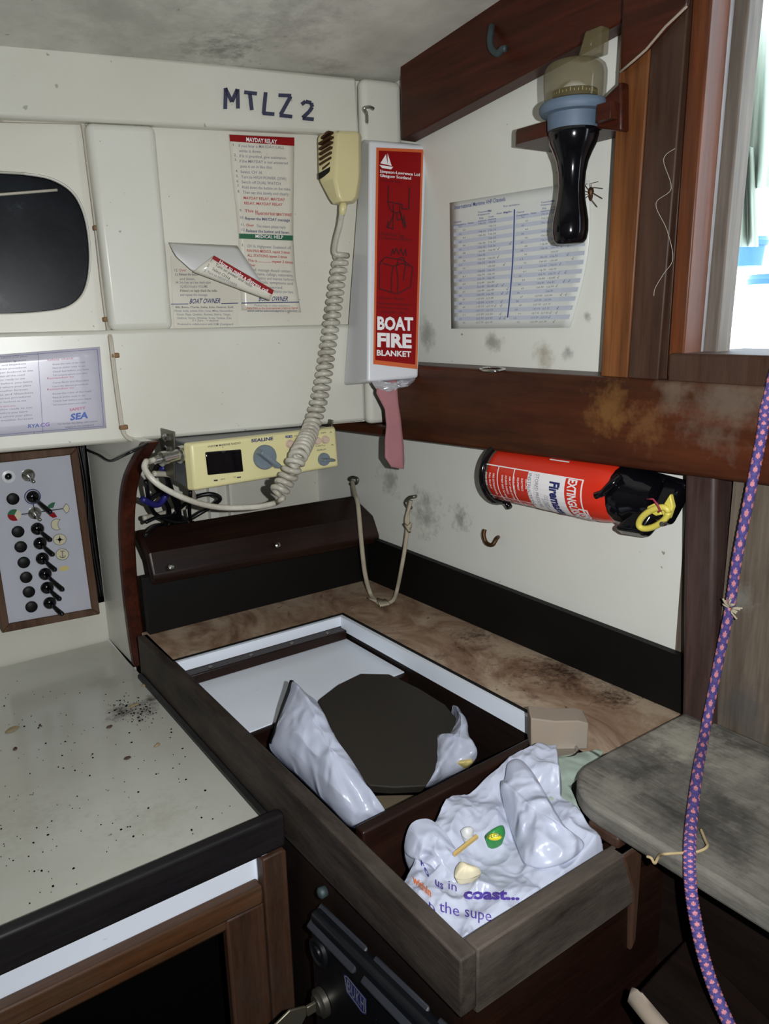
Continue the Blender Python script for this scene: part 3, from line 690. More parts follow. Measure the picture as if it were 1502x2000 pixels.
poly(mb, [(91,993),(95,986),(101,982),(108,981),(104,992)], G, 1); poly(mb, [(93,1001),(106,1000.5),(112,1010),(103,1011.5),(96,1007)], G, 2)
poly(mb, [(123,993),(129,983.5),(134,988),(135.5,993),(134,999),(129,1002.5)], G, 3, .004); stroke(mb, [(123,993),(129,983.5),(134,988),(135.5,993),(134,999),(129,1002.5),(123,993)], .8, G, 0, .005)
moon = ell(111,1024.5,11,10.8,16,70,295) + ell(123,1024,10,11,8,240,120)
poly(mb, moon, G, 3, .004); stroke(mb, moon + moon[:1], .8, G, 0, .005)
for (x, y) in ((116.7,1053.8),(121.6,1082.7)):
    poly(mb, ell(x,y,12.6,10.8), G, 3, .004); stroke(mb, ell(x,y,12.6,10.8)+ell(x,y,12.6,10.8)[:1], .8, G, 0, .005)
x, y = 116.7,1053.8
poly(mb, [(x,y-9),(x+1.4,y-1.4),(x+9,y),(x+1.4,y+1.4),(x,y+9),(x-1.4,y+1.4),(x-9,y),(x-1.4,y-1.4)], G, 0, .006); poly(mb, ell(x,y,3.2,3), G, 0, .006)
x, y = 121.6,1082.7
stroke(mb, [(x-4,y-6),(x+5,y-6.5)], 1, G, 0, .006); stroke(mb, [(x,y-6),(x+1,y+6)], 1.2, G, 0, .006); stroke(mb, [(x-5,y+3),(x-3,y+6),(x+1,y+6.5),(x+5,y+5),(x+6,y+2)], 1.2, G, 0, .006)
poly(mb, [(116,1109),(121,1106),(130,1105),(136,1108),(132,1113),(124,1115.5),(117,1114)], G, 4, .004)
obj('printed_symbols', mb, [M['ink'], M['green'], M['red'], M['wedge'], M['symbol_yellow']], sw)
# dark gap with wiring beside the switch panel
mb = MB(); mb.box(.655,.712,2.77,2.798,-.98,-.34)
st('trim_21', mb, M['void'])
mb = MB()
for k in range(5):
    x = .668+.008*k; mb.tube(catmull([(x,2.755,-.36),(x+.01*math.sin(k),2.75,-.55),(x-.006,2.75,-.75),(x+.004,2.755,-.95)], 6), .004, 6)
tag(obj('panel_wiring', mb, M['cable'], smooth=True), 'black wires showing in the gap between the switch panel and grey partition', 'cable')

# ================================================================== marine radio
RY = 2.12; g = AY(RY)
rad = thing('marine_radio', 'cream marine radio with black display hung under the white locker', 'radio', g(520,945))
fc = [(373,868),(655,836),(661,911),(381,958)]
P = [g(*p) for p in fc]; ctr_ = sum(P, Vector())/4
Bk = [p + Vector((0,.03,0)) + (p-ctr_)*.06 for p in P]
mb = MB(); mb.hexa([P[0],P[1],P[2],P[3],Bk[0],Bk[1],Bk[2],Bk[3]]); obj('front_bezel', mb, M['radio'], rad, bevel=.008, bseg=3)
Cs = [p + Vector((0,.02,0)) + (p-ctr_)*.0 for p in P]; Ce = [p + Vector((0,.24,0)) for p in Cs]
mb = MB(); mb.hexa(Cs+Ce); cs_ = obj('case', mb, M['radio_grey'], rad, bevel=.006)
# mounting bracket
mb = MB(); L_ = P[0] + Vector((-.03,.05,0))
mb.hexa([L_+Vector((0,0,.035)), L_+Vector((.006,0,.035)), L_+Vector((.006,.14,.035)), L_+Vector((0,.14,.035)), L_+Vector((0,.03,-.11)), L_+Vector((.006,.03,-.11)), L_+Vector((.006,.1,-.11)), L_+Vector((0,.1,-.11))])
bk = obj('bracket', mb, M['steel'], rad, bevel=.002); mb = MB()
R_ = P[1] + Vector((.02,.05,0)); mb.hexa([R_+Vector((0,0,.02)), R_+Vector((.006,0,.02)), R_+Vector((.006,.14,.02)), R_+Vector((0,.14,.02)), R_+Vector((0,.03,-.1)), R_+Vector((.006,.03,-.1)), R_+Vector((.006,.1,-.1)), R_+Vector((0,.1,-.1))])
obj('bracket', mb, M['steel'], rad, bevel=.002)
for dz in (-.02, .012):
    mb = MB(); mb.lathe(L_+Vector((0,.05,dz)), (-1,-.2,0), [(0,.012),(.012,.012),(.014,.008)], 6); obj('bolt', mb, M['chrome'], bk)
cn = g(352,893) + Vector((0,.03,0))
mb = MB(); mb.lathe(cn + Vector((.03,.02,0)), (-1,-.25,-.06), [(0,.026),(.018,.026),(.02,.019),(.06,.019),(.062,.022),(.078,.022),(.08,.012),(.1,.011)], 18); con = obj('connector', mb, M['chrome'], rad, smooth='auto')
G = lambda x, y, o=0.0: g(x, y, o+.0008)
def z2(x, y): return (260+x/3.4136, 820+y/3.4136)
mb = MB(); mb.prism([G(*z2(*q),.004) for q in ((483,216),(722,197),(738,346),(500,370))], (0,.006,0)); obj('display', mb, M['display'], rad, bevel=.003)
def knob(cx, cy, r, ang, mat, nm, hl_=1.25):
    c = G(*z2(cx,cy)); mb = MB(); mb.lathe(c, FN, [(0,r),(.008,r),(.012,r*.92),(.012,0)], 28); k_ = obj(nm, mb, mat, rad, smooth='auto')
    e = Vector((math.cos(ang),0,math.sin(ang))); q = Vector((-e.z,0,e.x)); c2 = c + FN*.01; mb = MB()
    mb.hexa([c2-e*r-q*r*.26, c2+e*r*hl_-q*r*.26, c2+e*r*hl_+q*r*.26, c2-e*r+q*r*.26, c2-e*r*.9-q*r*.18+FN*.03, c2+e*r*hl_-q*r*.18+FN*.026, c2+e*r*hl_+q*r*.18+FN*.026, c2-e*r*.9+q*r*.18+FN*.03])
    obj('grip', mb, M['knob'], k_, bevel=.003)
knob(875,248,.0385,-.72,M['knob'],'channel_knob'); knob(1268,262,.021,-.1,M['knob'],'squelch_knob')
for i, (x, y) in enumerate(((1043,160),(1103,152),(1222,138),(1277,132))):
    mb = MB(); mb.lathe(G(*z2(x,y)), FN, [(0,.014),(.002,.0135),(.002,.0115),(.012,.011),(.014,.009),(.014,0)], 20); obj('push_button', mb, M['button'], rad, smooth='auto')
mb = MB()
put(mb, 'VHF/FM MARINE RADIO', z2(497,186), z2(717,160), 4.0, G, 0, .005)
mb2 = MB(); put(mb2, 'SEALINE', z2(788,150), z2(934,134), 6.2, G, 0, .03); obj('maker_lettering', mb2, M['navy'], rad)
poly(mb, [z2(1015,106),z2(1060,102),z2(1062,118),z2(1017,122)], G, 1, .002); put(mb, 'CH 16', z2(1020,118), z2(1057,115), 2.8, G, 2, .01, off=.004)
put(mb, 'HI/LO', z2(1075,113), z2(1105,109), 2.8, G, 0); put(mb, 'OFF', z2(1195,98), z2(1225,95), 2.8, G, 0); put(mb, 'DIM', z2(1253,93), z2(1284,90), 3, G, 0)
put(mb, 'WRITE', z2(1228,180), z2(1268,174), 2.6, G, 0); stroke(mb, [z2(1218,170),z2(1219,176),z2(1226,178)], .7, G, 0); stroke(mb, [z2(1270,174),z2(1278,172),z2(1278,166)], .7, G, 0)
put(mb, 'SQUELCH', z2(1225,208), z2(1284,200), 2.8, G, 0, .01)
for q in ((1318,84),(1328,168)): stroke(mb, [z2(q[0]-6,q[1]+3),z2(q[0]-3,q[1]-4),z2(q[0]+4,q[1]-4),z2(q[0]+7,q[1]+3)], .8, G, 0)
poly(mb, [z2(538,400),z2(564,398),z2(565,408),z2(539,410)], G, 0); put(mb, 'SIM', z2(584,402), z2(610,399), 2.8, G, 0)
put(mb, 'TX', z2(666,388), z2(686,386), 2.8, G, 0); poly(mb, [z2(692,380),z2(718,377),z2(719,386),z2(693,389)], G, 0)
obj('front_lettering', mb, [M['ink'], M['navy'], M['white_ink']], rad)
# white battens on the hull under the radio
mb = MB(); 
for x in (500,560): pass
for (xa, xb, i) in ((408,424,0),(447,452,1),(668,678,2)):
    a, b = at(xa,1005,1,2.79), at(xb,1005,1,2.79); mb = MB(); mb.box(a.x,b.x,2.77,2.80,-1.0,-.34); st('trim_%d' % (22+i), mb, M['grey_panel'])

# ================================================================== handheld microphone with coiled lead
mc = CAB(.10)(664,330); dpt = mc.dot(FW); px = dpt/F
tw = Vector((-FW.x,-FW.y,0)).normalized(); rt = Vector((RT.x,RT.y,0)).normalized(); zz = Vector((0,0,1))
mic = thing('microphone', 'cream handheld radio microphone hanging on the white locker front', 'microphone', CAB(.10)(672,400))
def mp(x, y, d=0.0): p = ray(x, y); return p*(dpt/p.dot(FW)) + tw*d
secs = [ (262,(624,662,703),.80), (270,(620,659,706),1.0), (345,(622,656,706),1.0), (356,(626,655,705),1.0), (388,(643,662,700),.9), (398,(650,668,692),.7) ]
mb = MB(); b = 0
for (y, (xa, xb, xc), k) in secs:
    f0 = .055*k; pts = [mp(xa,y,-.005), mp(xb-3,y-.5,f0*.95), mp(xb+4,y,f0), mp(xc-5,y-3,.018), mp(xc,y-4,-.01), mp(xc-2,y-4,-.055*k), mp(xa+18,y,-.06*k)]
    mb.v += pts
n = 7
for j in range(len(secs)-1):
    for k in range(n): mb.f.append([j*n+k, j*n+(k+1)%n, (j+1)*n+(k+1)%n, (j+1)*n+k]); mb.m.append(0)
mb.f.append(list(range(n))); mb.f.append(list(range(len(secs)*n-1, len(secs)*n-1-n, -1))); mb.m += [0,0]
obj('body', mb, M['mic'], mic, bevel=.005, bseg=3)
A_ = mp(620,300,-.005); B_ = mp(657,300,.053); V1 = (B_-A_); nn = V1.cross(zz).normalized()
if nn.dot(A_) > 0: nn = -nn
mb = MB()
for i in range(7):
    z_ = mp(640,276+i*9.5).z; o = A_.copy(); o.z = z_; sl_ = Vector((0,0,.006)); ln0, ln1 = (.22,.86) if 0 < i < 6 else (.38,.8)
    p0, p1 = o+V1*ln0, o+V1*ln1+Vector((0,0,.012))
    mb.hexa([p0+nn*.011, p1+nn*.011, p1+sl_+nn*.011, p0+sl_+nn*.011, p0-nn*.01, p1-nn*.01, p1+sl_-nn*.01, p0+sl_-nn*.01])
obj('grille', mb, M['rust'], mic)
o = A_.copy(); o.z = mp(640,350).z; p0, p1 = o+V1*.18+nn*.014, o+V1*.86+nn*.014+Vector((0,0,.012)); e = Vector((0,0,.018))
mb = MB(); mb.hexa([p0,p1,p1+e,p0+e,p0-nn*.01,p1-nn*.01,p1+e-nn*.01,p0+e-nn*.01]); obj('name_plate', mb, M['black_matt'], mic, bevel=.002)
st0 = mp(671,397,.0)
mb = MB(); mb.tube([st0, mp(670,405), mp(668,420)], [.012,.012,.009], 10); obj('cord_boot', mb, M['mic'], mic, smooth=True)
F1 = CAB(.06); 
tail = [mp(668,414), F1(664,440,.05), F1(656,470,.03), F1(654,494,.02), F1(668,498,.03)]
axis_px = [(668,497,.06),(660,540,.06),(652,600,.06),(640,680,.06),(628,760,.07),(608,835,.09),(583,890,.13),(560,935,.15),(541,966,.15)]
axis = [CAB(0)(x,y,o) for x, y, o in axis_px[:6]] + [AY(2.12-.11)(x,y) for x, y, o in axis_px[6:]]
ax_ = catmull(axis, 80); Ltot = sum((ax_[i+1]-ax_[i]).length for i in range(len(ax_)-1)); turns = 38
helix = []; acc = 0; nst = turns*14; seg = []; 
cum = [0]
for i in range(len(ax_)-1): cum.append(cum[-1]+(ax_[i+1]-ax_[i]).length)
j = 0
for i in range(nst+1):
    sL = Ltot*i/nst
    while j < len(cum)-2 and cum[j+1] < sL: j += 1
    tt = (sL-cum[j])/max(1e-9,cum[j+1]-cum[j]); c = ax_[j].lerp(ax_[j+1], tt); t = (ax_[min(j+1,len(ax_)-1)]-ax_[j]).normalized()
    e = (rt - t*rt.dot(t)).normalized(); q = t.cross(e); a = 2*math.pi*turns*i/nst; rr_ = .0185 + .0035*min(1, i/nst*1.4)
    helix.append(c + (e*math.cos(a)+q*math.sin(a))*rr_)
lead = [AY(2.03)(540,982), AY(2.04)(500,990), AY(2.05)(430,991), AY(2.06)(370,977), AY(2.06)(312,948), AY(2.08)(284,918), AY(2.10)(285,902), cn+Vector((-.085,-.01,-.005)), cn+Vector((-.05,.005,0))]
path = catmull(tail, 6)[:-1] + helix + catmull(lead, 10)
rad_ = [.0085 if i > 24 else .009 for i in range(len(path))]
mb = MB(); mb.tube(path, rad_, 8); obj('coiled_lead', mb, M['cord'], mic, smooth=True)

# ================================================================== fire blanket box
def bfront(x, y, o=0.0): return None
tlf, trf = pln(722,276,CN,cab(1.6,0,.10)), pln(836,284,CN,cab(1.6,0,.10)); blf, brf = pln(718,745,CN,cab(1.6,0,.262)), pln(818,738,CN,cab(1.6,0,.262))
bf = planefn(tlf, blf, (trf+brf)/2)
fq = [bf(722,275), bf(836,284), bf(818,738), bf(718,746)]
tb0 = CAB(.024)(706,272); bb0 = CAB(.020)(671,753); wdt = fq[1]-fq[0]; wdb = fq[2]-fq[3]
bq = [tb0, tb0 + wdt*.97, bb0 + wdb*.6, bb0]
blk = thing('fire_blanket_box', 'white plastic fire blanket box with red and orange label in the corner', 'fire blanket', (fq[2]+fq[3])/2)
mb = MB(); mb.hexa(fq + bq); obj('case', mb, M['white_plastic'], blk, bevel=.009, bseg=3)
mb = MB(); poly(mb, [(735,288),(827,292),(815,721),(729,711)], bf, 0, .0015); poly(mb, [(740,294),(823,298),(811,712),(733,703)], bf, 1, .0022)
poly(mb, [(754,301),(757,322),(743,319)], bf, 2, .004); poly(mb, [(757,299),(765,324),(757,322)], bf, 2, .004); poly(mb, [(741,322),(768,326),(764,331),(746,328)], bf, 2, .004)
put(mb, 'Simpson-Lawrence Ltd', (742,337), (820,344), 5.6, bf, 2, .02, off=.004); put(mb, 'Glasgow Scotland', (742,345), (803,351), 5.6, bf, 2, .02, off=.004)
put(mb, 'Instructions', (744,353), (782,358), 4.6, bf, 3, off=.004)
for pts in ([(759,362),(758,398),(764,412)],[(800,366),(799,408),(786,408),(785,398)],[(759,394),(786,399)],[(768,399),(769,420),(764,430),(758,444)],[(781,400),(781,414),(792,442)],[(764,412),(776,416),(782,412)],
            [(759,432),(756,444),(768,447),(768,418)],[(775,416),(776,430),(784,428),(783,415)],[(783,420),(790,446)],[(789,420),(793,444)]): stroke(mb, pts, 2.0, bf, 3, .004)
put(mb, '1/Pull Red Tag', (741,459), (789,463), 6, bf, 3, off=.004); put(mb, 'To Remove Blanket', (740,467), (803,471), 6, bf, 3, off=.004)
for pts in ([(764,500),(767,486),(770,496),(774,484),(779,497),(783,485),(788,499),(792,487),(794,500)],[(741,515),(752,502),(788,508),(806,522),(802,560),(776,574),(741,564),(741,515)],[(748,514),(768,520),(765,540),(764,570)],
            [(768,520),(786,514),(800,520)],[(780,505),(774,520),(778,545),(776,572)],[(790,505),(792,520),(788,548)],[(780,505),(785,502),(790,505)],[(742,516),(748,506)]): stroke(mb, pts, 1.8, bf, 3, .004)
put(mb, '2/Cover Flames', (739,584), (789,586), 5.4, bf, 3, off=.004)
for i, tx in enumerate(('Replacement instructions','Fire blanket not to be','re used after a fire')): put(mb, tx, (739,594+i*8), (803-i*6,597+i*8), 4.5, bf, 3, off=.004)
put(mb, 'BOAT', (737,643), (807,645), 24, bf, 2, .04, off=.004); put(mb, 'FIRE', (737,676), (804,679), 25, bf, 2, .045, off=.004); put(mb, 'BLANKET', (736,694), (803,697), 10.5, bf, 2, .03, off=.004)
obj('label', mb, [M['orange'], M['red'], M['white_ink'], base('label_line', (48,8,12), .5)], blk)
mb = MB(); q = [(725,741),(745,744),(770,741),(812,736),(800,752),(772,760),(752,768),(735,760)]
mb.pillow([bf(x,y,-.03) for x, y in q], CN*.02, CN*-.03, 4, .014, 40); obj('foil_wrap', mb, M['foil'], blk)
# pull tape: a loop of faded red webbing
def strap(pts, nm):
    mb = MB(); n = len(pts)-1
    def fn(u, v):
        t = v*n; i = min(int(t), n-1); k = t-i
        l = Vector(pts[i][0]).lerp(Vector(pts[i+1][0]), k); r = Vector(pts[i][1]).lerp(Vector(pts[i+1][1]), k); return l.lerp(r, u)
    mb.grid(fn, 6, n*3); return obj(nm, mb, M['strap'], blk, smooth=True, solid=.006)
bs = lambda x, y, o=0.0: bf(x, y, o-.025)
strap([((bs(737,748)),(bs(775,742,.02))),((bs(735,768)),(bs(776,765,.02))),((bs(743,783)),(bs(778,790,.015))),((bs(752,800)),(bs(782,815))),((bs(755,830)),(bs(785,845))),((bs(752,860)),(bs(788,872))),((bs(752,893)),(bs(789,900))),((bs(764,912)),(bs(788,916)))], 'pull_tape')
strap([((bs(750,752,-.015)),(bs(772,748,-.04))),((bs(752,790,-.05)),(bs(768,800,-.05))),((bs(760,830,-.05)),(bs(776,840,-.05))),((bs(764,870,-.04)),(bs(784,880,-.04))),((bs(766,905,-.01)),(bs(787,914,-.01)))], 'pull_tape')

# ================================================================== papers and lettering on the cabin side
def sheet(nm, fn, nu, nv, mat, label, cat, th=.0025):
    mb = MB(); mb.grid(fn, nu, nv); o = obj(nm, mb, mat, None, smooth=True, solid=th); tag(o, label, cat); return o
rp0 = CAB(-.035)
# --- mayday relay card
cL = [(447,262),(452,330),(460,400),(466,460),(469,540),(472,606)]; cR = [(575,268),(574,340),(573,420),(573,470),(577,540),(588,610)]
def edge_at(pts, y):
    for (a, b) in zip(pts[:-1], pts[1:]):
        if y <= b[1] or b is pts[-1]: k = (y-a[1])/(b[1]-a[1]); return a[0]+(b[0]-a[0])*k
def mbulge(x, y):
    t = max(0, min(1, (y-262)/345)); u_ = max(0, min(1, (x-edge_at(cL,y))/max(1,edge_at(cR,y)-edge_at(cL,y))))
    return .004 + .008*math.sin(math.pi*t*1.6)**2*u_ + .03*max(0,t-.72)*u_*2
may = lambda x, y, o=0.0: rp0(x, y, mbulge(x,y)+o)
def mfn(u, v):
    yl, yr = 262+v*344, 268+v*342; y = yl+(yr-yl)*u; return may(edge_at(cL,y)*(1-u)+edge_at(cR,y)*u, y)
o1 = sheet('emergency_card', mfn, 10, 30, M['paper'], 'long narrow emergency card headed MAYDAY RELAY with a red band', 'card')
mb = MB()
def band(p, mi): 
    n = 8
    for i in range(n): poly(mb, [qlerp(p,i/n,0),qlerp(p,(i+1)/n,0),qlerp(p,(i+1)/n,1),qlerp(p,i/n,1)], may, mi, .0025)
band([(448,263),(575,269),(575,285),(449,276)], 1); put(mb, 'MAYDAY RELAY', (481,276), (541,281), 8, may, 4, .02, off=.0045)
L = [('1.',455,285,3),('If you hear a MAYDAY CALL',466,287,89,0),('write it down.',467,297,44,0),('2.',457,305,0),('If it is practical, give assistance.',468,307,92,0),('3.',458,314,0),('If the MAYDAY is not answered',468,317,94,0),('pass it on in like this:',470,327,62,0),
     ('4.',460,336,0),('Select CH 16',470,338,42,0),('5.',461,346,0),('Turn to HIGH POWER (25W)',471,348,88,0),('6.',462,356,0),('Switch off DUAL WATCH',472,358,76,0),('7.',463,365,0),('Hold down the button on the mike.',473,368,95,0),('8.',464,376,0),('Then say this slowly and clearly',474,378,90,0),
     ('MAYDAY RELAY, MAYDAY',476,389,81,2),('RELAY, MAYDAY RELAY',477,399,75,2),('9.',468,413,0),('This is ............................',478,414,92,2),('(repeat your boat name 3 times)',499,419,70,2),('10.',469,427,0),('Repeat the MAYDAY message',479,429,87,3),('11.',471,441,0),('Over',481,442,15,2),('This means please reply.',501,444,58,0),('12.',472,451,0),('Release the button and listen.',481,453,85,3),
     ('1.',473,481,0),('CH 16. Highpower. Dualwatch off.',483,483,86,0),('PAN PAN MEDICO, repeat 3 times',482,492,84,2),('ALL STATIONS repeat 3 times',483,501,78,2),('This is ................ repeat 3 times',484,511,88,2),('Over',486,520,13,2),('Med. message should contain:',489,529,80,0),('the name, callsign, nationality,',491,537,82,0),('its position and nearest harbour,',492,545,83,0),('its details, symptoms and',494,553,78,0),('advice wanted.',500,562,53,0),('then what medication you have.',505,570,68,0)]
for it in L:
    if len(it) == 4: put(mb, it[0], (it[1],it[2]), (it[1]+5*(len(it[0])/2),it[2]+.3), 5, may, 0, .01)
    else: put(mb, it[0], (it[1],it[2]), (it[1]+it[3],it[2]+it[3]*.045), 5.6 if it[4] != 2 else 5.4, may, it[4], .012 if it[4] in (2,3) else .004)
band([(467,456),(572,460),(572,470),(467,466)], 5); put(mb, 'MEDICAL HELP', (499,464.5), (553,466.5), 6.5, may, 4, .01, off=.0045)
band([(472,591),(584,589),(584,591),(472,593)], 3); put(mb, 'BOAT OWNER', (505,588), (562,588), 9, may, 3, .015, .25)
put(mb, 'Medical help or other ambulance', (497,598), (566,599), 3.8, may, 0); put(mb, 'PAN PAN is the International Urgency Signal', (482,604), (581,603), 3.8, may, 2, .01); put(mb, 'which will be acknowledged by a relevant', (483,609), (580,608.5), 3.6, may, 3)
obj('printing', mb, [M['ink_soft'], M['red'], M['dark_red'], M['navy'], M['white_ink'], M['green']], o1)
# --- distress card with its top peeled over
lc = [(333,500),(466,512),(466,634),(340,641)]
dfl = lambda x, y, o=0.0: rp0(x, y, .003+o)
crd = thing('distress_card', 'white card with its top half peeled and curled forward showing a red strip', 'card', rp0(400,638))
mb = MB(); mb.grid(lambda u, v: dfl(*qlerp(lc, u, v)), 8, 8); obj('lower_sheet', mb, M['paper'], crd, solid=.0025)
mb = MB()
for s_, x, y, w_, mi in (('12.',341,530,7,0),('Over',350,530,14,1),('13.',342,539,7,0),('Release the button',350,538,38,2),('and listen.',351,547,30,0),('14.',343,554,6,0),('Only if you can\'t hear clearly adjust',350,554,62,0),('SQUELCH and/or VOLUME.',352,562,54,0),("If there's no reply check the radio",352,570,72,2),('and repeat the message.',352,578,54,0),
    ('Alfa, Bravo, Charlie, Delta, Echo, Foxtrot, Golf,',342,602,114,2),('Hotel, India, Juliett, Kilo, Lima, Mike, November,',341,609,115,0),('Oscar, Papa, Quebec, Romeo, Sierra, Tango,',345,616,106,0),('Uniform, Victor, Whiskey, X-ray, Yankee, Zulu',346,623,106,0),('0 = Zero  . = decimal',376,628,50,0),('Produced in collaboration with H.M. Coastguard',347,635,108,0)):
    put(mb, s_, (x,y), (x+w_,y+w_*.0), 5.0 if y < 590 else 4.0, dfl, mi, .006)
put(mb, 'BOAT OWNER', (370,593), (430,592), 9.5, dfl, 3, .015, .25)
bar(mb, (334,594), (368,593.6), 1.6, dfl, 3); bar(mb, (432,592.8), (465,592), 1.6, dfl, 3)
obj('printing', mb, [M['ink_soft'], M['dark_red'], M['ink'], M['navy']], crd)
# the curl: back of the sheet rolled down, then its printed front strip
def curl(u, v):
    top = (329+u*134, 474+u*6); bot = (340+u*0+40*min(1,u*2)+u*80, 505+u*75 if u < 1 else 580)
    if u <= .3: bot = (345+u*100, 502+u*90)
    else: bot = (375+(u-.3)*214, 529+(u-.3)*60)
    x, y = top[0]+(bot[0]-top[0])*v, top[1]+(bot[1]-top[1])*v
    return rp0(x, y, .004+.085*v*(.7+.3*u)*(1.0) + .02*math.sin(math.pi*v))
mb = MB(); mb.grid(curl, 14, 10); obj('curled_back', mb, M['paper_back'], crd, smooth=True, solid=.002)
sc = [(418,499),(535,567),(527,587),(377,531)]
stp = lambda x, y, o=0.0: rp0(x, y, .097+.02*((x-377)/158)+o)
def stf(u, v):
    x, y = qlerp(sc, u, v); return stp(x, y, -.02*(2*v-1)**2*.5+.01)
mb = MB(); mb.grid(stf, 12, 6); obj('curled_front', mb, M['paper'], crd, smooth=True, solid=.002)
stp2 = lambda x, y, o=0.0: stp(x, y, .0095+o)
mb = MB(); sd = Vector((535-418, 567-499)); per = Vector((-.5,.87))
poly(mb, [(418,499),(535,567),(530,579),(414,504+1)], stp2, 1, .001)
k = (.5,-.866)
put(mb, 'How to make a distress call', (427,514), (521,572), 7, stp2, 2, .012, off=.003, up=k)
put(mb, '1.', (411,511), (415,513), 6, stp2, 0, up=k, off=.003); put(mb, 'Turn on power and radio.', (420,519), (492,562), 6, stp2, 0, .004, up=k, off=.003)
put(mb, '2.', (404,520), (408,522), 6, stp2, 0, up=k, off=.003); put(mb, 'Select CH16', (414,527), (448,547), 6, stp2, 0, .004, up=k, off=.003)
put(mb, '3. Turn to HIGH POWER', (398,530), (462,560), 5, stp2, 3, .0, up=k, off=.003)
obj('printing', mb, [M['ink'], M['red'], M['white_ink'], M['ink_soft']], crd)
# --- safety notice on the lower face
nf = CAB(.0165)
nc = [(-150,704),(195,677),(208,836),(-150,866)]
nt = sheet('safety_notice', lambda u, v: nf(*qlerp(nc,u,v), .002), 8, 8, M['notice'], 'lilac laminated safety notice spotted with mildew on the white band', 'notice')
mb = MB(); n2 = lambda x, y, o=0.0: nf(x, y, .002+o)
random.seed(5)
def gline(x, y, w_, mi, h=3.6, s=None):
    put(mb, s, (x,y), (x+w_,y-w_*.075), h, n2, mi, 0, off=.0025)
lines = ['Tell someone ashore your plans','Check the weather forecast','Carry flares and lifejackets','Learn the distress procedures','Keep a proper lookout at sea','Know the rules of the road','Have an anchor ready to use','Check fuel before you leave']
for i in range(19):
    y = 700+i*7.2
    if i in (13,): gline(-10, y+3, 40, 1, 4, 'Make sure you')
    elif i < 18: gline(-40, y+4, 105-random.random()*18, 0, 3.4, lines[i % 8])
    if 0 < i < 14:
        if i in (1,6,9): gline(92, y-2, 52, 1, 4, 'Safety check' if i == 1 else 'Remember to')
        else: gline(103, y-1, 78-random.random()*16, 0, 3.4, lines[(i+3) % 8])
stroke(mb, [(74,689),(84,845)], .7, n2, 2, .0025); stroke(mb, [(0,697),(190,682),(203,832),(0,849)], .8, n2, 2, .0025)
put(mb, 'SAFETY', (136,803), (167,799), 5, n2, 1, .02, off=.0025); put(mb, 'SEA', (137,821), (172,816), 12, n2, 3, .04, .1, off=.0025)
put(mb, 'RYA', (55,836), (77,834), 7, n2, 3, .02, off=.0025); put(mb, 'CG', (79,834), (97,832), 7, n2, 4, .02, off=.0025)
put(mb, 'For further Sea Safety information', (113,830), (190,824), 3.4, n2, 0, .006, off=.0025); put(mb, 'telephone the coastguard', (127,836), (183,831), 3.4, n2, 0, .006, off=.0025)
obj('printing', mb, [M['ink_soft'], base('ink_pink', (190,100,130), .6), M['ink_blue'], base('logo_blue', (56,90,170), .5), base('logo_violet', (130,90,180), .5)], nt)
# --- marker lettering on the lintel
lf = CAB(.0125)
mb = MB(); mk = lambda pts: stroke(mb, pts, 7.5, lf, 0, .001)
mk([(440,213),(441,172)]); mk([(440,172),(453,199)]); mk([(453,199),(464,174)]); mk([(464,174),(465,212)])
mk([(477,180),(502,183)]); mk([(488,182),(492,215)]); mk([(519,180),(515,222)]); mk([(513,221),(536,223)])
mk([(544,186),(569,187)]); mk([(568,188),(548,224)]); mk([(546,225),(571,228)]); mk([(589,204),(597,198),(608,201),(610,209),(604,218),(591,230)]); mk([(591,231),(613,233)])
tag(obj('marker_lettering', mb, M['marker']), 'MTLZ 2 hand written in dark marker on the white lintel', 'lettering')
# --- channel chart on the bulkhead
vf0 = AX(BX)
vc = [(879,396),(1150,352),(1113,640),(882,642)]
def vb(x, y): return .004 + .02*max(0,(x-1060)/90)**2
vf = lambda x, y, o=0.0: vf0(x, y, vb(x,y)+o)
def vfn(u, v):
    x, y = qlerp(vc, u, v); x += 16*u*u*math.sin(math.pi*v); return vf(x, y)
ch = sheet('channel_chart', vfn, 14, 14, M['chart'], 'laminated chart of international maritime radio channels on the bulkhead behind the compass', 'chart')
mb = MB()
put(mb, 'International Maritime VHF Channels', (888,409), (987,392), 8, vf, 0, .008)
def V(u, v): x, y = qlerp([(886,440),(1142,400),(1108,632),(888,634)], u, v); return x + 14*u*u*math.sin(math.pi*v), y
for r_ in range(26):
    if r_ % 2 == 0:
        for s0, s1 in ((0,.455),(.475,1)):
            for q in range(4):
                a = s0+(s1-s0)*q/4; b = s0+(s1-s0)*(q+1)/4
                poly(mb, [V(a,r_/26),V(b,r_/26),V(b,(r_+1)/26),V(a,(r_+1)/26)], vf, 1, .002)
for q in range(8): bar(mb, V(.463,q/8-.06), V(.463,(q+1)/8-.06), 2.6, vf, 0)
random.seed(3)
for r_ in range(26):
    v = (r_+.8)/26
    for s0 in (0, .48):
        a = V(s0+.04+.03*(r_ % 2), v); put(mb, '%02d' % ((r_ % 13)+1+60*(r_ % 2)), a, (a[0]+5,a[1]-.6), 3.2, vf, 2, 0)
        for k in (.19,.27):
            if random.random() < .93: a = V(s0+k, v); put(mb, '%.2f' % (156.05+.05*r_), a, (a[0]+14,a[1]-1.6), 3.4, vf, 2)
        for k in (.34,.39,.43):
            if random.random() < .3: a = V(s0+k, v); stroke(mb, [(a[0],a[1]-3),(a[0]+1.5,a[1]),(a[0]+4,a[1]-6)], .7, vf, 2)
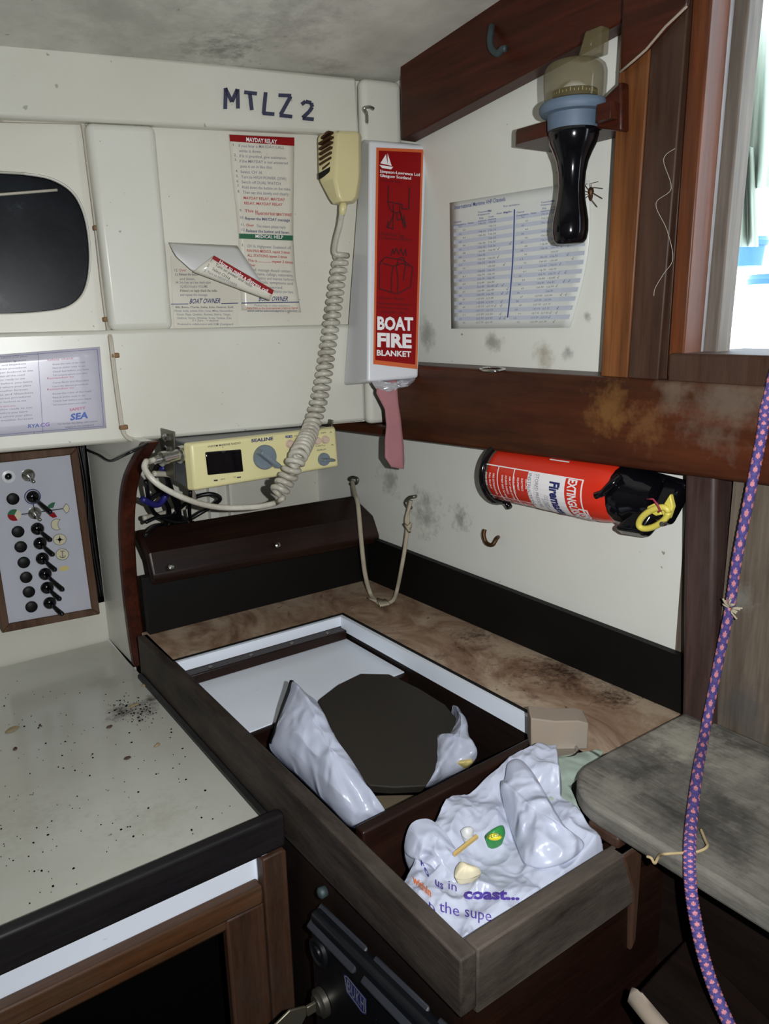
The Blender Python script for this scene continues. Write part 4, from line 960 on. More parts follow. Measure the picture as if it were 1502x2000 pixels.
for s0 in (0, .48):
    for k, tx, dy in ((.0,'Channel',-4),(.0,'Designators',2),(.11,'Notes',2),(.185,'Transmitting',-16),(.185,'frequencies',-11),(.195,'Ship',-4),(.185,'stations',1),(.265,'MHz',-16),(.265,'Coast',-4),(.26,'stations',1),(.33,'Inter ship',-8),(.38,'Port operations',-20),(.38,'Single',-8),(.42,'Two',-8)):
        if s0 + k > .95: continue
        a = V(s0+k, 0); wd = len(tx)*2.1; put(mb, tx, (a[0],a[1]+dy), (a[0]+wd,a[1]+dy-wd*.15), 3.4, vf, 0, .004)
obj('printing', mb, [M['ink_blue'], M['row_blue'], M['ink_soft']], ch)

# ================================================================== hand bearing compass in its wooden bracket
CX = 1.50
def cp(x, y): return at(x, y, 0, CX)
ca, cb = cp(1120,262), cp(1113,478)
cax = (ca-cb); clen = cax.length; cax = cax.normalized(); s_ = ca.dot(FW)/F
com = thing('hand_compass', 'hand bearing compass with black grip and smoky clear dome in a wooden fork', 'compass', cb)
pr = [(0,20),(2,27),(9,32.5),(25,35.5),(45,35),(62,32),(85,27.5),(110,25.5),(135,27),(155,31),(172,38),(188,46),(202,49),(217,49.5)]
mb = MB(); mb.lathe(cb, cax, [(0,0)]+[(t*s_, r_*s_) for t, r_ in pr], 40); obj('grip', mb, M['black'], com, smooth=True)
pr = [(208,50),(212,52),(232,53),(238,54),(240,66),(246,70),(254,70),(259,66),(259,54),(262,52)]
mb = MB(); tl_ = (cax + Vector((0,.10,.0))*.0).normalized()
mb.lathe(cb, cax, [(207*s_,45*s_)]+[(t*s_, r_*s_*.96) for t, r_ in pr], 40); obj('rubber_collar', mb, M['blue_rubber'], com, smooth='auto')
mb = MB(); pr = [(258,44),(262,58),(290,60),(312,60),(322,57),(328,50),(331,38),(332,0)]
mb.lathe(cb, cax, [(t*s_, r_*s_) for t, r_ in pr], 40); obj('dome', mb, M['smoke'], com, smooth='auto')
mb = MB(); e0 = cb + cax*332*s_; yv = Vector((0,1,0)); xv = Vector((1,0,0))
def ex(t, w0, w1, d): return [e0 + cax*t*s_ + yv*(w0*s_) + xv*(d*s_), e0 + cax*t*s_ + yv*(w1*s_) + xv*(d*s_)]
off_ = -38
mb.hexa([e0+cax*-3*s_+yv*(off_-28)*s_-xv*12*s_, e0+cax*-3*s_+yv*(off_+26)*s_-xv*12*s_, e0+cax*-3*s_+yv*(off_+26)*s_+xv*14*s_, e0+cax*-3*s_+yv*(off_-28)*s_+xv*14*s_,
         e0+cax*42*s_+yv*(off_-30)*s_-xv*12*s_, e0+cax*42*s_+yv*(off_+8)*s_-xv*12*s_, e0+cax*42*s_+yv*(off_+8)*s_+xv*14*s_, e0+cax*42*s_+yv*(off_-30)*s_+xv*14*s_])
obj('prism_eyepiece', mb, M['smoke'], com, bevel=.004)
mb = MB(); mb.lathe(cb, cax, [(263*s_,42*s_),(272*s_,43*s_),(280*s_,43*s_),(280*s_,0)], 36); obj('card_ring', mb, M['black_matt'], com, smooth='auto')
mb = MB(); mb.lathe(cb, cax, [(280*s_,27*s_),(290*s_,22*s_),(298*s_,12*s_),(301*s_,0)], 28); obj('compass_card', mb, M['card_white'], com, smooth=True)
mb = MB()
for k in range(36):
    a = 2*math.pi*k/36; ee = xv*math.cos(a)+yv*math.sin(a); c = cb + cax*272*s_ + ee*43.3*s_; q = cax.cross(ee)*(.8*s_); hh = cax*((7 if k % 3 == 0 else 4)*s_)
    mb.add([c-q,c+q,c+q+hh,c-q+hh], [(0,1,2,3)])
obj('degree_marks', mb, M['symbol_yellow'], com)
# bracket: a plate with a U slot open to the cabin, its right arm gusseted to the post
br_ = thing('compass_bracket', 'dark wooden fork bracket fixed to the bulkhead and post, holding the compass', 'bracket', at(1150,262,0,1.6))
zt_ = (cb + cax*243*s_).z - .002; zb_ = zt_ - .034; cc = cb + cax*228*s_; rr_ = 56*s_
yl = at(1007,262,2,zt_-.01).y; xl_ = at(1007,262,2,zt_-.01).x; yend = 1.2405; xr_ = at(1098,238,2,zt_-.015).x
outl = [(1.655,yend),(1.655,yl+.02),(xl_+.02,yl+.02),(xl_,yl-.005),(xl_,cc.y+rr_+.012),(xl_+.012,cc.y+rr_+.001)]
outl += [(cc.x + rr_*math.sin(t), cc.y + rr_*math.cos(t)) for t in [k*math.pi/12 for k in range(0,13)]]
outl += [(xr_+.012,cc.y-rr_-.001),(xr_,cc.y-rr_-.012),(xr_,yend-.05),(1.545,yend-.05),(1.545,yend)]
mb = MB(); mb.prism([(x,y,zb_) for x, y in outl], (0,0,zt_-zb_)); obj('fork_plate', mb, M['red_wood'], br_, bevel=.005)
g = AX(xr_+.03)
mb = MB(); mb.prism([g(1146,240), g(1150,228), g(1168,202), g(1213,158), g(1213,256), g(1165,250)], (.03,0,0)); obj('gusset', mb, M['red_wood'], br_, bevel=.005)

# ================================================================== fire extinguisher under the beam
EX, ER = 1.576, .081
# axis from the picture: lower silhouette of the cylinder
def below(y, px):            # z of the axis so that the lower tangent passes at picture row px
    lo_, hi_ = -.7, -.2
    for _ in range(40):
        zc_ = (lo_+hi_)/2; best = -1e9
        for k in range(48):
            a = 2*math.pi*k/48; P_ = Vector((EX+ER*math.cos(a), y, zc_+ER*math.sin(a))); v_ = 1000 - F*P_.dot(UP)/P_.dot(FW); best = max(best, v_)
        if best > px: lo_ = zc_
        else: hi_ = zc_
    return (lo_+hi_)/2
yL = at(962,930,0,EX-.05).y; yR = at(1222,965,0,EX-.05).y
zL = below(at(985,970,0,EX).y, 976); zR = below(at(1160,1010,0,EX).y, 1014)
def exz(y): 
    a_, b_ = at(985,970,0,EX).y, at(1160,1010,0,EX).y; return zL + (zR-zL)*(y-a_)/(b_-a_)
E0 = Vector((EX, yL, exz(yL))); E1 = Vector((EX, yR, exz(yR))); ea = (E1-E0).normalized(); eL = (E1-E0).length
ext = thing('fire_extinguisher', 'red fire extinguisher lying on its side in clips below the brown beam', 'fire extinguisher', (E0+E1)/2 - Vector((0,0,ER)))
mb = MB(); mb.lathe(E0, ea, [(0,ER*.86),(.006,ER*.97),(.016,ER)] + [(eL-.10+.1*math.sin(t), ER*(.42+.58*math.cos(t)) if t else ER) for t in [k*math.pi/2/9 for k in range(10)]] + [(eL+.03,ER*.40)], 48)
obj('cylinder', mb, M['ext_red'], ext, smooth='auto')
def onc(px_, py_, o=0.0):    # point where the sight line meets the cylinder skin
    d = ray(px_, py_).normalized(); w_ = -E0; dd = d - ea*d.dot(ea); ww = w_ - ea*w_.dot(ea); r_ = ER+o
    A_ = dd.dot(dd); B_ = 2*dd.dot(ww); C_ = ww.dot(ww)-r_*r_; D_ = max(0, B_*B_-4*A_*C_); t = (-B_-math.sqrt(D_))/(2*A_); return d*t
def cyl(t, a, o=0.0):        # t along the axis, a degrees round the skin; 0 faces the cabin
    e = Vector((-1,0,0)); e = (e - ea*e.dot(ea)).normalized(); q = Vector((0,0,1)); q = (q - ea*q.dot(ea)).normalized()
    return E0 + ea*t + (e*math.cos(R(a)) + q*math.sin(R(a)))*(ER+o)
def ex2(x, y): return (910+x/3.4136, 860+y/3.4136)
def tpos(px_, py_): p = onc(*ex2(px_, py_)); return (p-E0).dot(ea)
t0, t1, t2, t3, t4 = tpos(115,150), tpos(460,200), tpos(475,250), tpos(655,300), tpos(780,300)
aT, aB = 26, -72
def ct(u, v, o=0.0): return cyl(t0+(t4-t0)*u, aT+(aB-aT)*v, o)
def cq(mb, ua, ub, va, vb_, mi, o=.0012, n=10):
    for i in range(n): mb.add([ct(ua,va+(vb_-va)*i/n,o), ct(ub,va+(vb_-va)*i/n,o), ct(ub,va+(vb_-va)*(i+1)/n,o), ct(ua,va+(vb_-va)*(i+1)/n,o)], [(0,1,2,3)], mi)
U = lambda t: (t-t0)/(t4-t0)
mb = MB(); u1, u2 = U(t1), U(t3); wl = .012
cq(mb, 0, u1, 0, .022, 0); cq(mb, 0, u1, .70, .715, 0); 
for k in (0, .33, .64, .93): cq(mb, u1*k, u1*k+wl*.8, 0, 1, 0)
cq(mb, u1-.05, u1+.015, 0, 1, 0, .0010); cq(mb, u1+.012, u2, 0, 1, 0, .0010)
cq(mb, u2, 1, 0, .02, 0); cq(mb, 1-wl, 1, 0, 1, 0); cq(mb, u2-.005, u2+wl*.5, 0, 1, 0)
# the lettering runs round the cylinder: reading direction is downwards
def puty(s_, u_, va, vb_, hu, mi, bold=.01, o=.0024):
    V_, fs = text2d(s_, bold)
    x0_ = min(p[0] for p in V_); x1_ = max(p[0] for p in V_); kk = 1/(x1_-x0_); hh = hu/.69
    mb.add([ct(u_+hh*p[1], va+(vb_-va)*(p[0]-x0_)*kk, o) for p in V_], fs, mi)
puty('EXTINGUISHER', u2+.035, .03, .98, .075, 0, .03); puty('FIRE', u2+.115, .56, .96, .075, 0, .03)
puty('Firemaster', u2-.125, .13, 1.0, .085, 1, .045)
puty('STORED PRESSURE', u1+.03, .04, .75, .032, 2, .0); puty('INSTRUCTIONS', u1-.04, .05, .74, .03, 2, .01)
puty('CO2 charged', u2-.185, .42, .7, .035, 3, 0); puty('CONTAINS POWDER', u2-.215, .5, .9, .025, 3, 0)
for k, ls in ((.06,('FIRE EXTINGUISHER','PULL PIN OUT','STAND BACK')),(.385,('HOLD UPRIGHT','AIM AT BASE OF FIRE','SQUEEZE HANDLE','SWEEP SIDE TO SIDE')),(.69,('DO NOT USE','ON LIVE','ELECTRICS','EQUIPMENT'))):
    for i, s_ in enumerate(ls): puty(s_, u1*k+.012+.045*(len(ls)-i)*.9-.03, .17, .17+.028*len(s_), .018, 0, .02)
for k in (.05,.37,.68):
    uu = u1*k+.02
    for q in range(3): cq(mb, uu+.03*q, uu+.03*q+.012, .78+.05*((q*2) % 3), .86+.04*q, 0, .0012, 3)
cq(mb, .62, .80, -.33, -.30, 0)
obj('label', mb, [M['white_ink'], M['navy'], M['ink_soft'], M['ink_soft']], ext)
# mounting clips
mb = MB(); mb.tube([cyl(-.006, a, .006) for a in [100-10*k for k in range(20)]] + [cyl(-.006,-98,.014), cyl(.012,-94,.022)], .0095, 8); mb.tube([cyl(-.006,100,.004), cyl(-.012,96,.02), cyl(-.03,80,.02)], .008, 8)
obj('mounting_clip', mb, M['black'], ext, smooth=True)
mb = MB(); mb.tube([cyl(eL+.0,40,.012), cyl(eL-.02,22,.01), cyl(eL-.035,10,.008), cyl(eL-.055,4,.010)], .0095, 8); obj('mounting_clip', mb, M['black'], ext, smooth=True)
# valve head with lever, ring and pin
hd = E1 + ea*.015
mb = MB(); mb.lathe(E1 + ea*-.045, ea, [(0,.072),(.018,.079),(.045,.074),(.06,.062),(.085,.06),(.105,.05),(.112,.03),(.112,0)], 24); head = obj('valve_head', mb, M['black'], ext, smooth='auto')
dn = Vector((-.55,0,-.83)).normalized(); sd_ = ea.cross(dn).normalized()
mb = MB(); h0 = E1 + ea*.035
mb.hexa([h0+dn*.02-sd_*.03, h0+dn*.02+sd_*.03, h0+dn*.10+sd_*.025-ea*.05, h0+dn*.10-sd_*.025-ea*.05, h0+dn*.02-sd_*.03+ea*.05, h0+dn*.02+sd_*.03+ea*.05, h0+dn*.095+sd_*.022+ea*.03, h0+dn*.095-sd_*.022+ea*.03])
mb.hexa([h0+ea*.03-dn*.05-sd_*.03, h0+ea*.03-dn*.05+sd_*.03, h0+ea*.03+dn*.06+sd_*.03, h0+ea*.03+dn*.06-sd_*.03, h0+ea*.085-dn*.04-sd_*.024, h0+ea*.085-dn*.04+sd_*.024, h0+ea*.075+dn*.05+sd_*.024, h0+ea*.075+dn*.05-sd_*.024])
mb.hexa([h0-dn*.07-sd_*.02-ea*.05, h0-dn*.07+sd_*.02-ea*.05, h0-dn*.04+sd_*.02-ea*.05, h0-dn*.04-sd_*.02-ea*.05, h0-dn*.055-sd_*.02+ea*.09, h0-dn*.055+sd_*.02+ea*.09, h0-dn*.03+sd_*.02+ea*.09, h0-dn*.03-sd_*.02+ea*.09])
obj('lever', mb, M['black'], head, bevel=.012, bseg=3)
yc = at(1276,1012,0,EX-.10); e1_ = (at(1290,1006,0,EX-.10)-at(1246,1024,0,EX-.10)).normalized(); e2_ = (at(1268,1000,0,EX-.10)-at(1268,1030,0,EX-.09)).normalized()
mb = MB(); mb.tube([yc + e1_*.043*math.cos(t) + e2_*.023*math.sin(t) for t in [k*math.pi/14 for k in range(29)]], .0075, 8); obj('safety_ring', mb, M['yellow'], head, smooth=True)
Y = lambda x, y, o=0.0: at(x, y, 0, EX-.10-o)
mb = MB(); mb.prism([Y(1262,990),Y(1279,982),Y(1287,998),Y(1293,1005),Y(1280,1008),Y(1266,1000)], (.012,0,0)); mb.prism([Y(1296,984),Y(1308,965),Y(1314,990),Y(1306,1014),Y(1297,1013),Y(1290,1000)], (.014,0,0)); obj('safety_tag', mb, M['yellow'], head, bevel=.003)
mb = MB(); mb.tube([Y(1264,975,.02),Y(1276,975,.03),Y(1284,985,.03),Y(1290,998,.02),Y(1286,1000,.02)], .0022, 6); obj('seal_thread', mb, base('seal_thread', (150,40,70), .6), head, smooth=True)
mb = MB(); mb.lathe(Y(1299,1022), (-1,0,0), [(0,.006),(.012,.006)], 10); obj('safety_pin', mb, M['chrome'], head, smooth='auto')

# ================================================================== hooks, string loop, small fittings
def tubeobj(nm, pts, r, mat, label, cat, sub=8, n=10):
    mb = MB(); mb.tube(catmull(pts, sub), r, n); return tag(obj(nm, mb, mat, None, smooth=True), label, cat)
B1 = lambda x, y, o=0.0: at(x, y, 0, BX-.002-o)
tubeobj('cup_hook', [B1(973,1049,0), B1(970,1052,.03), B1(962,1064,.045), B1(950,1060,.045), B1(945,1045,.045), B1(947,1034,.04)], .0065, M['rust'], 'rusty brass cup hook screwed to the bulkhead below the extinguisher', 'hook')
D1 = lambda x, y, o=0.0: at(x, y, 0, 1.60-o)
tubeobj('coat_hook', [D1(961,52,.004), D1(959,62,.02), D1(957,80,.03), D1(961,96,.035), D1(972,105,.04), D1(981,96,.045), D1(988,95,.045)], .0085, M['verdigris'], 'tarnished green hook on the sloping wooden deck beam', 'hook')
P5 = lambda x, y, o=0.0: CAB(.014+o)(x, y)
tubeobj('screw_hook', [P5(717,240,-.02), P5(717,238,.02), P5(716,222,.035), P5(711,212,.04), P5(722,209,.045), P5(730,213,.045)], .005, M['chrome'], 'bright screw hook at the top of the corner pilaster above the fire blanket', 'hook')
tubeobj('screw_eye', [B1(690,941,0), B1(690,941,.02), B1(682,936,.03), B1(688,932,.03), B1(698,935,.03), B1(696,944,.03), B1(684,945,.03)], .006, M['steel'], 'steel screw eye holding the left end of the string loop', 'hook')
tubeobj('hook_end', [B1(812,969,0), B1(810,970,.02), B1(800,972,.03), B1(793,980,.035), B1(796,989,.035), B1(804,992,.03)], .0065, M['steel'], 'steel hook holding the right end of the string loop', 'hook')
Zp = lambda x, y, z: at(x, y, 2, z)
lp = thing('string_loop', 'frayed pale string loop hanging from two hooks beside the bench corner', 'string', B1(745,1178))
mb = MB(); mb.tube(catmull([B1(688,940,.035),B1(693,965,.09),B1(699,985,.12),B1(706,1060,.15),B1(713,1120,.15),Zp(724,1160,-.985),Zp(738,1176,-.988),Zp(752,1180,-.988)], 8), [.0085]*57, 8); obj('strand', mb, M['string'], lp, smooth=True)
mb = MB(); mb.tube(catmull([Zp(752,1180,-.988),Zp(768,1172,-.985),Zp(776,1150,-.96),B1(785,1105,.08),B1(791,1070,.06),B1(796,1030,.045),B1(797,1000,.04),B1(803,978,.036)], 8), [.0075]*57, 8); obj('strand', mb, M['string'], lp, smooth=True)
mb = MB(); mb.tube(catmull([B1(797,1032,.05),B1(793,1015,.05),B1(801,985,.04)], 8), .006, 6)
for k in range(5): mb.tube([B1(790+k*2,1024+k*3,.055), B1(797+k,1030+k*2,.065), B1(803-k,1022+k*4,.05)], .006, 6)
obj('knot', mb, M['string'], lp, smooth=True)
mb = MB()
for k in range(5): mb.tube([Zp(738+k*3,1170+k,-.98), Zp(744+k*4,1184-k,-.978), Zp(752+k*2,1172+k*2,-.982)], .006, 6)
mb.tube([Zp(738,1176,-.986), Zp(726,1171,-.986), Zp(718,1168,-.988)], .004, 6)
obj('knot', mb, M['string'], lp, smooth=True)
BT = lambda x, y, o=0.0: Vector((at(x,y,2,tz(1.6)).x, at(x,y,2,tz(1.6)).y, tz(1.6)+.003+o))
tubeobj('wire_ring', [BT(940,722), BT(955,720), BT(975,721), BT(985,724), BT(970,727), BT(945,726), BT(938,723)], .004, M['chrome'], 'small bright wire ring lying on the beam below the channel chart', 'ring')
# spider on the bulkhead beside the compass
mb = MB(); c = B1(1154,378,.03); mb.lathe(c+Vector((0,0,.016)), (0,0,-1), [(0,.001),(.004,.006),(.012,.008),(.018,.005),(.022,.006),(.03,.004),(.034,.001)], 12)
for k in range(8):
    sg = 1 if k < 4 else -1; a = R(-60+40*(k % 4)); e = Vector((0,sg*math.cos(a),math.sin(a)))
    mb.tube([c, c+e*.02+Vector((-.012,0,.004)), c+e*.034+Vector((.006,0,-.004))], .0010, 5)
tag(obj('spider', mb, M['rust'], smooth=True), 'small brown spider on the bulkhead right of the compass grip', 'spider')
# white cables clipped beside the pilaster
W_ = lambda x, y, o=.02: CAB(0)(x, y, o)
wl_ = thing('clipped_cable', 'pair of thin off white cables clipped down the white locker front', 'cable', W_(246,858))
lf_ = lambda x, y: CAB(-.03)(x, y)
for dx in (0, 3.4):
    mb = MB(); mb.tube(catmull([W_(0+dx,236,-.028), W_(80,238-dx,-.026), W_(150,240-dx,-.024), W_(161+dx,246,-.024), W_(172+dx,330,-.024), W_(187+dx,450,-.024), W_(199+dx,560,-.024), W_(209+dx,635,-.02), W_(215+dx,668,.022), W_(222+dx,730,.022), W_(233+dx,810,.022), W_(238+dx,840,.022), W_(252,858-dx,.02), W_(285,864-dx,.0)], 6), .0045, 6); obj('lead', mb, M['cable_white'], wl_, smooth=True)
for (x, y, d) in ((187,446,-.03),(206,624,-.03),(221,694,.014),(238,834,.014)):
    c = W_(x+2, y, d); mb = MB(); mb.box(c.x-.012,c.x+.012,c.y-.014,c.y+.004,c.z-.007,c.z+.007); obj('cable_clip', mb, M['clip'], wl_, bevel=.003)
mb = MB(); mb.tube(catmull([at(168,878,0,.71), at(192,888,0,.705), at(215,900,0,.70), at(245,888,1,2.15), at(288,866,1,2.17)], 8), .0045, 6)
tag(obj('loose_cable', mb, M['cable'], smooth=True), 'loose dark cable sagging under the white band across the grey partition', 'cable')
# tangle of cables behind the radio
H = lambda x, y, o: at(x, y, 1, o)
tang = [([(310,905,2.3),(300,940,2.4),(330,1000,2.5),(300,1060,2.6),(282,1075,2.65)],.011,'cable'),
 ([(325,925,2.3),(335,960,2.4),(350,1010,2.5),(335,1060,2.6),(300,1095,2.65)],.012,'cable'),
 ([(285,940,2.3),(300,1000,2.45),(350,1020,2.5),(395,1000,2.5),(430,975,2.45),(405,965,2.45),(360,985,2.5),(300,1050,2.65)],.009,'cable'),
 ([(290,980,2.4),(320,960,2.42),(350,985,2.45),(330,1030,2.6),(295,1045,2.65)],.010,'cable'),
 ([(372,960,2.3),(370,1000,2.4),(375,1030,2.6)],.008,'cable'),([(278,975,2.35),(310,985,2.4),(330,950,2.4),(318,912,2.3)],.013,'cable_blue'),
 ([(300,925,2.25),(340,930,2.3),(375,960,2.4),(372,985,2.5),(330,1000,2.55),(280,1012,2.5)],.011,'cable_white'),
 ([(285,1020,2.4),(310,1010,2.42),(350,1008,2.5),(375,1025,2.5)],.008,'cable'),([(284,1045,2.38),(310,1025,2.52),(345,1035,2.57),(380,1020,2.55)],.009,'cable')]
labs = ['black cable dropping straight down left of the radio','thick black cable curving down onto the shelf board','long black cable looping out to the right below the radio','black cable coiled in a small loop left of the radio','thin black cable hanging directly below the radio corner','blue cable bent beneath the radio plug','off white cable passing behind the radio plug','thin black cable lying along the hull behind the shelf board','black cable resting on the top of the shelf board']
for (pts, r_, mt), lb in zip(tang, labs):
    tubeobj('radio_cable', [H(*p) for p in pts], r_*.8, M[mt], lb, 'cable')['group'] = 'cables behind the radio'

# ================================================================== things in the locker
Zp = lambda x, y, z: at(x, y, 2, z)
# brown board
o_ = [(622,1366),(660,1337),(705,1315),(760,1316),(820,1345),(870,1376),(893,1404),(896,1426),(880,1452),(858,1490),(842,1520),(832,1535),(770,1538),(722,1534),(698,1508),(650,1432)]
def tilt(x, y):                         # the board leans: plane through three points
    return pln(x, y, (-.06,-.16,1.0), Zp(745,1330,-1.045))
mb = MB(); mb.prism([tilt(*p) for p in o_], Vector((.0,.02,-.03)))
tag(obj('brown_board', mb, M['hide'], None, bevel=.004), 'rounded dark brown board lying in the open hatch beside the white bag', 'board')
mb = MB(); mb.prism([tilt(722,1528)+Vector((0,-.004,-.036)), tilt(836,1526)+Vector((0,-.004,-.036)), Zp(838,1560,-1.17), Zp(745,1606,-1.17)], (0,.012,-.012)); tag(obj('cardboard_flap', mb, base('brown_card', (84,74,56), .8)), 'brown cardboard flap at the foot of the dark round board', 'cardboard')
# white bag on the left
o_ = [(570,1331,-.93),(592,1352,-.95),(616,1372,-.97),(640,1420,-1.0),(655,1450,-1.02),(690,1500,-1.06),(735,1572,-1.10),(752,1594,-1.12),(720,1612,-1.14),(684,1612,-1.13),(640,1570,-1.10),(580,1512,-1.09),(528,1464,-1.06),(535,1430,-1.02),(548,1390,-.98),(562,1350,-.95)]
P = [Zp(*p) for p in o_]; P = [Vector((max(p.x,ix(p.y)+.012),p.y,p.z)) for p in P]
mb = MB(); mb.pillow(P, Vector((-.02,-.07,.05)), Vector((.05,.07,-.10)), 50, .017, 7, sub=14, seed=2)
b1_ = tag(obj('plastic_bag', mb, M['bag'], None, smooth=True), 'upright white plastic bag with a pointed top in the open hatch', 'bag')
mb = MB(); mb.tube([p + Vector((-.005,-.004,.0)) for p in (Zp(572,1328,-.925),Zp(567,1345,-.94),Zp(555,1378,-.965),Zp(545,1410,-.995),Zp(532,1450,-1.04))], .0065, 6); obj('dark_edge', mb, M['cable'], b1_, smooth=True)
# bag on the right of the board
o_ = [(884,1378,-1.08),(902,1400,-1.09),(910,1440,-1.11),(924,1465,-1.12),(925,1490,-1.14),(870,1520,-1.16),(826,1534,-1.16),(832,1490,-1.14),(845,1440,-1.11),(866,1444,-1.09),(884,1424,-1.09),(888,1400,-1.09)]
mb = MB(); mb.pillow([Zp(*p) for p in o_], Vector((-.01,-.04,.035)), Vector((.03,.05,-.08)), 12, .02, 9, sub=6, seed=5)
tag(obj('plastic_bag', mb, M['bag'], None, smooth=True), 'crumpled white plastic bag right of the brown board in the hatch', 'bag')
o_ = [(890,1490,-1.12),(905,1480,-1.12),(922,1482,-1.12),(922,1492,-1.13),(905,1500,-1.14)]
mb = MB(); mb.pillow([Zp(*p) for p in o_], Vector((-.01,-.02,.015)), Vector((.01,.02,-.03)), 5, .002, 20)
tag(obj('snack_packet', mb, M['symbol_yellow'], None, smooth=True), 'small yellow and red packet tucked beside the crumpled bag', 'packet')
mb.v = [p + Vector((-.006,-.008,.006)) for p in mb.v]; c_ = sum(mb.v, Vector())/len(mb.v); mb.v = [c_+(p-c_)*.6+Vector((.01,0,.006)) for p in mb.v]
# big printed carrier bag in the front bin
ctrl = [(755,1682,-1.07),(830,1750,-1.05),(905,1805,-1.07),(985,1750,-1.03),(1060,1705,-1.03),(1150,1650,-1.02),(800,1612,-1.02),(850,1605,-.985),(900,1580,-.99),(945,1560,-.98),(880,1640,-1.03),(915,1690,-1.06),
        (940,1640,-1.09),(990,1640,-1.09),(1000,1690,-1.06),(930,1720,-1.04),(1040,1620,-1.0),(985,1510,-.95),(1000,1495,-.945),(1060,1560,-.96),(1045,1500,-.95),(1090,1475,-.955),(1180,1468,-.965),(1120,1520,-.96),(1130,1590,-.97),(965,1545,-.97),(1100,1640,-1.0),(980,1590,-1.04),(850,1720,-1.035)]
CP_ = [Zp(*c) for c in ctrl]
def bagz(x, y):
    sw_ = sz = 0
    for p in CP_:
        d2 = (x-p.x)**2+(y-p.y)**2; w_ = math.exp(-d2/.0035)+1e-7/(d2+.002); sw_ += w_; sz += w_*p.z
    return sz/sw_
xs = [p.x for p in CP_]; ys = [p.y for p in CP_]
x0b, x1b, y0b, y1b = .752, 1.30, .845, 1.30
def hullpt(u, v):
    """plan of the bag: the bin in front, spreading over the divider behind"""
    fl_, fr_ = Vector((.723,.806)), Vector((1.10,.806)); ml, mr = Vector((.738,1.02)), Vector((1.14,.95))
    bl_, br_2 = Vector((.97,1.12)), Vector((1.25,1.07))
    if v < .5: a, b = fl_.lerp(ml, v*2), fr_.lerp(mr, v*2)
    else: a, b = ml.lerp(bl_, v*2-1), mr.lerp(br_2, v*2-1)
    return a.lerp(b, u)
def bagpt(u, v, low=False):
    p = hullpt(u, v); e = min(u, 1-u, v, 1-v); z = bagz(p.x, p.y)
    ed = max(0, 1-e/.045); q = Vector((p.x*7, p.y*7, 1.7)); m1 = noise.noise(q+Vector((noise.noise(q*.7)*1.2,0,0))); m2 = noise.noise(q*2.1); m3 = noise.noise(q*4.6)
    z += ((1-2*abs(m1))*.022 + (1-2*abs(m2))*.013 + m3*.006 - .012 + (1-2*abs(noise.noise(q*7.3)))*.0018)*(1-ed*.6)
    z -= .10*ed*ed
    return Vector((p.x, p.y, z if not low else -1.18))
mb = MB(); mb.grid(lambda u, v: bagpt(u, v), 170, 170); 
nb = 110; 
rim = [(i/nb,0) for i in range(nb)] + [(1,i/nb) for i in range(nb)] + [(1-i/nb,1) for i in range(nb)] + [(0,1-i/nb) for i in range(nb)]
top_ = [bagpt(*r_) for r_ in rim]; c_ = Vector((.95,.97,-1.3)); lowr = [Vector((p.x*.9+c_.x*.1, p.y*.9+c_.y*.1, -1.25)) for p in top_]
n = len(rim); mb.add(top_ + lowr, [(i,(i+1)%n,n+(i+1)%n,n+i) for i in range(n)] + [list(range(n,2*n))])
main_ = mb; bag = obj('plastic_bag', mb, M['bag'], None, smooth=True); tag(bag, 'large crumpled white carrier bag with purple and orange print in the front bin', 'bag')
from mathutils.bvhtree import BVHTree
def onmesh(bvh, px_, py_, o=0.0):
    d = ray(px_, py_).normalized(); h_ = bvh.ray_cast(Vector((0,0,0)), d)
    return (h_[0] if h_[0] else at(px_, py_, 2, -1.0)) - d*o
bvh_a = BVHTree.FromPolygons(mb.v, mb.f)
onbag = lambda px_, py_, o=0.0: onmesh(bvh_a, px_, py_, o+.003)
# the tall fold of the bag and a greenish bag behind it
o_ = [(986,1520,-.955),(992,1490,-.94),(1012,1482,-.935),(1035,1502,-.94),(1070,1560,-.96),(1100,1610,-.98),(1140,1650,-1.0),(1090,1690,-1.01),(1030,1690,-1.02),(1005,1640,-1.02),(985,1580,-1.0),(978,1530,-.96)]
mb = MB(); mb.pillow([Zp(*p) for p in o_], Vector((-.02,-.035,.020)), Vector((.02,.03,-.08)), 40, .018, 11, sub=14, seed=9)
obj('tall_fold', mb, M['bag'], bag, smooth=True); fa = mb
o_ = [(800,1612,-1.0),(826,1598,-.99),(850,1606,-.99),(880,1640,-1.01),(905,1690,-1.03),(900,1722,-1.04),(870,1720,-1.04),(840,1690,-1.03),(815,1680,-1.04),(790,1660,-1.04)]
mb = MB(); mb.pillow([Zp(*p) for p in o_], Vector((-.008,-.012,.004)), Vector((.01,.02,-.08)), 30, .017, 12, sub=12, seed=3)
obj('side_fold', mb, M['bag'], bag, smooth=True); fb = mb
o_ = [(1035,1478,-.975),(1090,1474,-.975),(1150,1464,-.985),(1188,1458,-.995),(1170,1480,-.995),(1140,1500,-.995),(1118,1515,-.99),(1112,1540,-.99),(1122,1565,-.99),(1148,1600,-.99),(1160,1632,-.995),(1140,1640,-1.0),(1100,1590,-.985),(1060,1540,-.975),(1025,1495,-.97)]
mb = MB(); mb.pillow([Zp(*p)+Vector((.0,.01,-.01)) for p in o_], Vector((-.01,-.012,.006)), Vector((.02,.03,-.10)), 12, .009, 9, sub=5, seed=6)
tag(obj('green_bag', mb, M['bag_green'], None, smooth=True), 'thin greenish plastic bag behind the carrier bag by the step corner', 'bag')
allv = main_.v + fa.v + fb.v; n1_ = len(main_.v); n2_ = n1_ + len(fa.v)
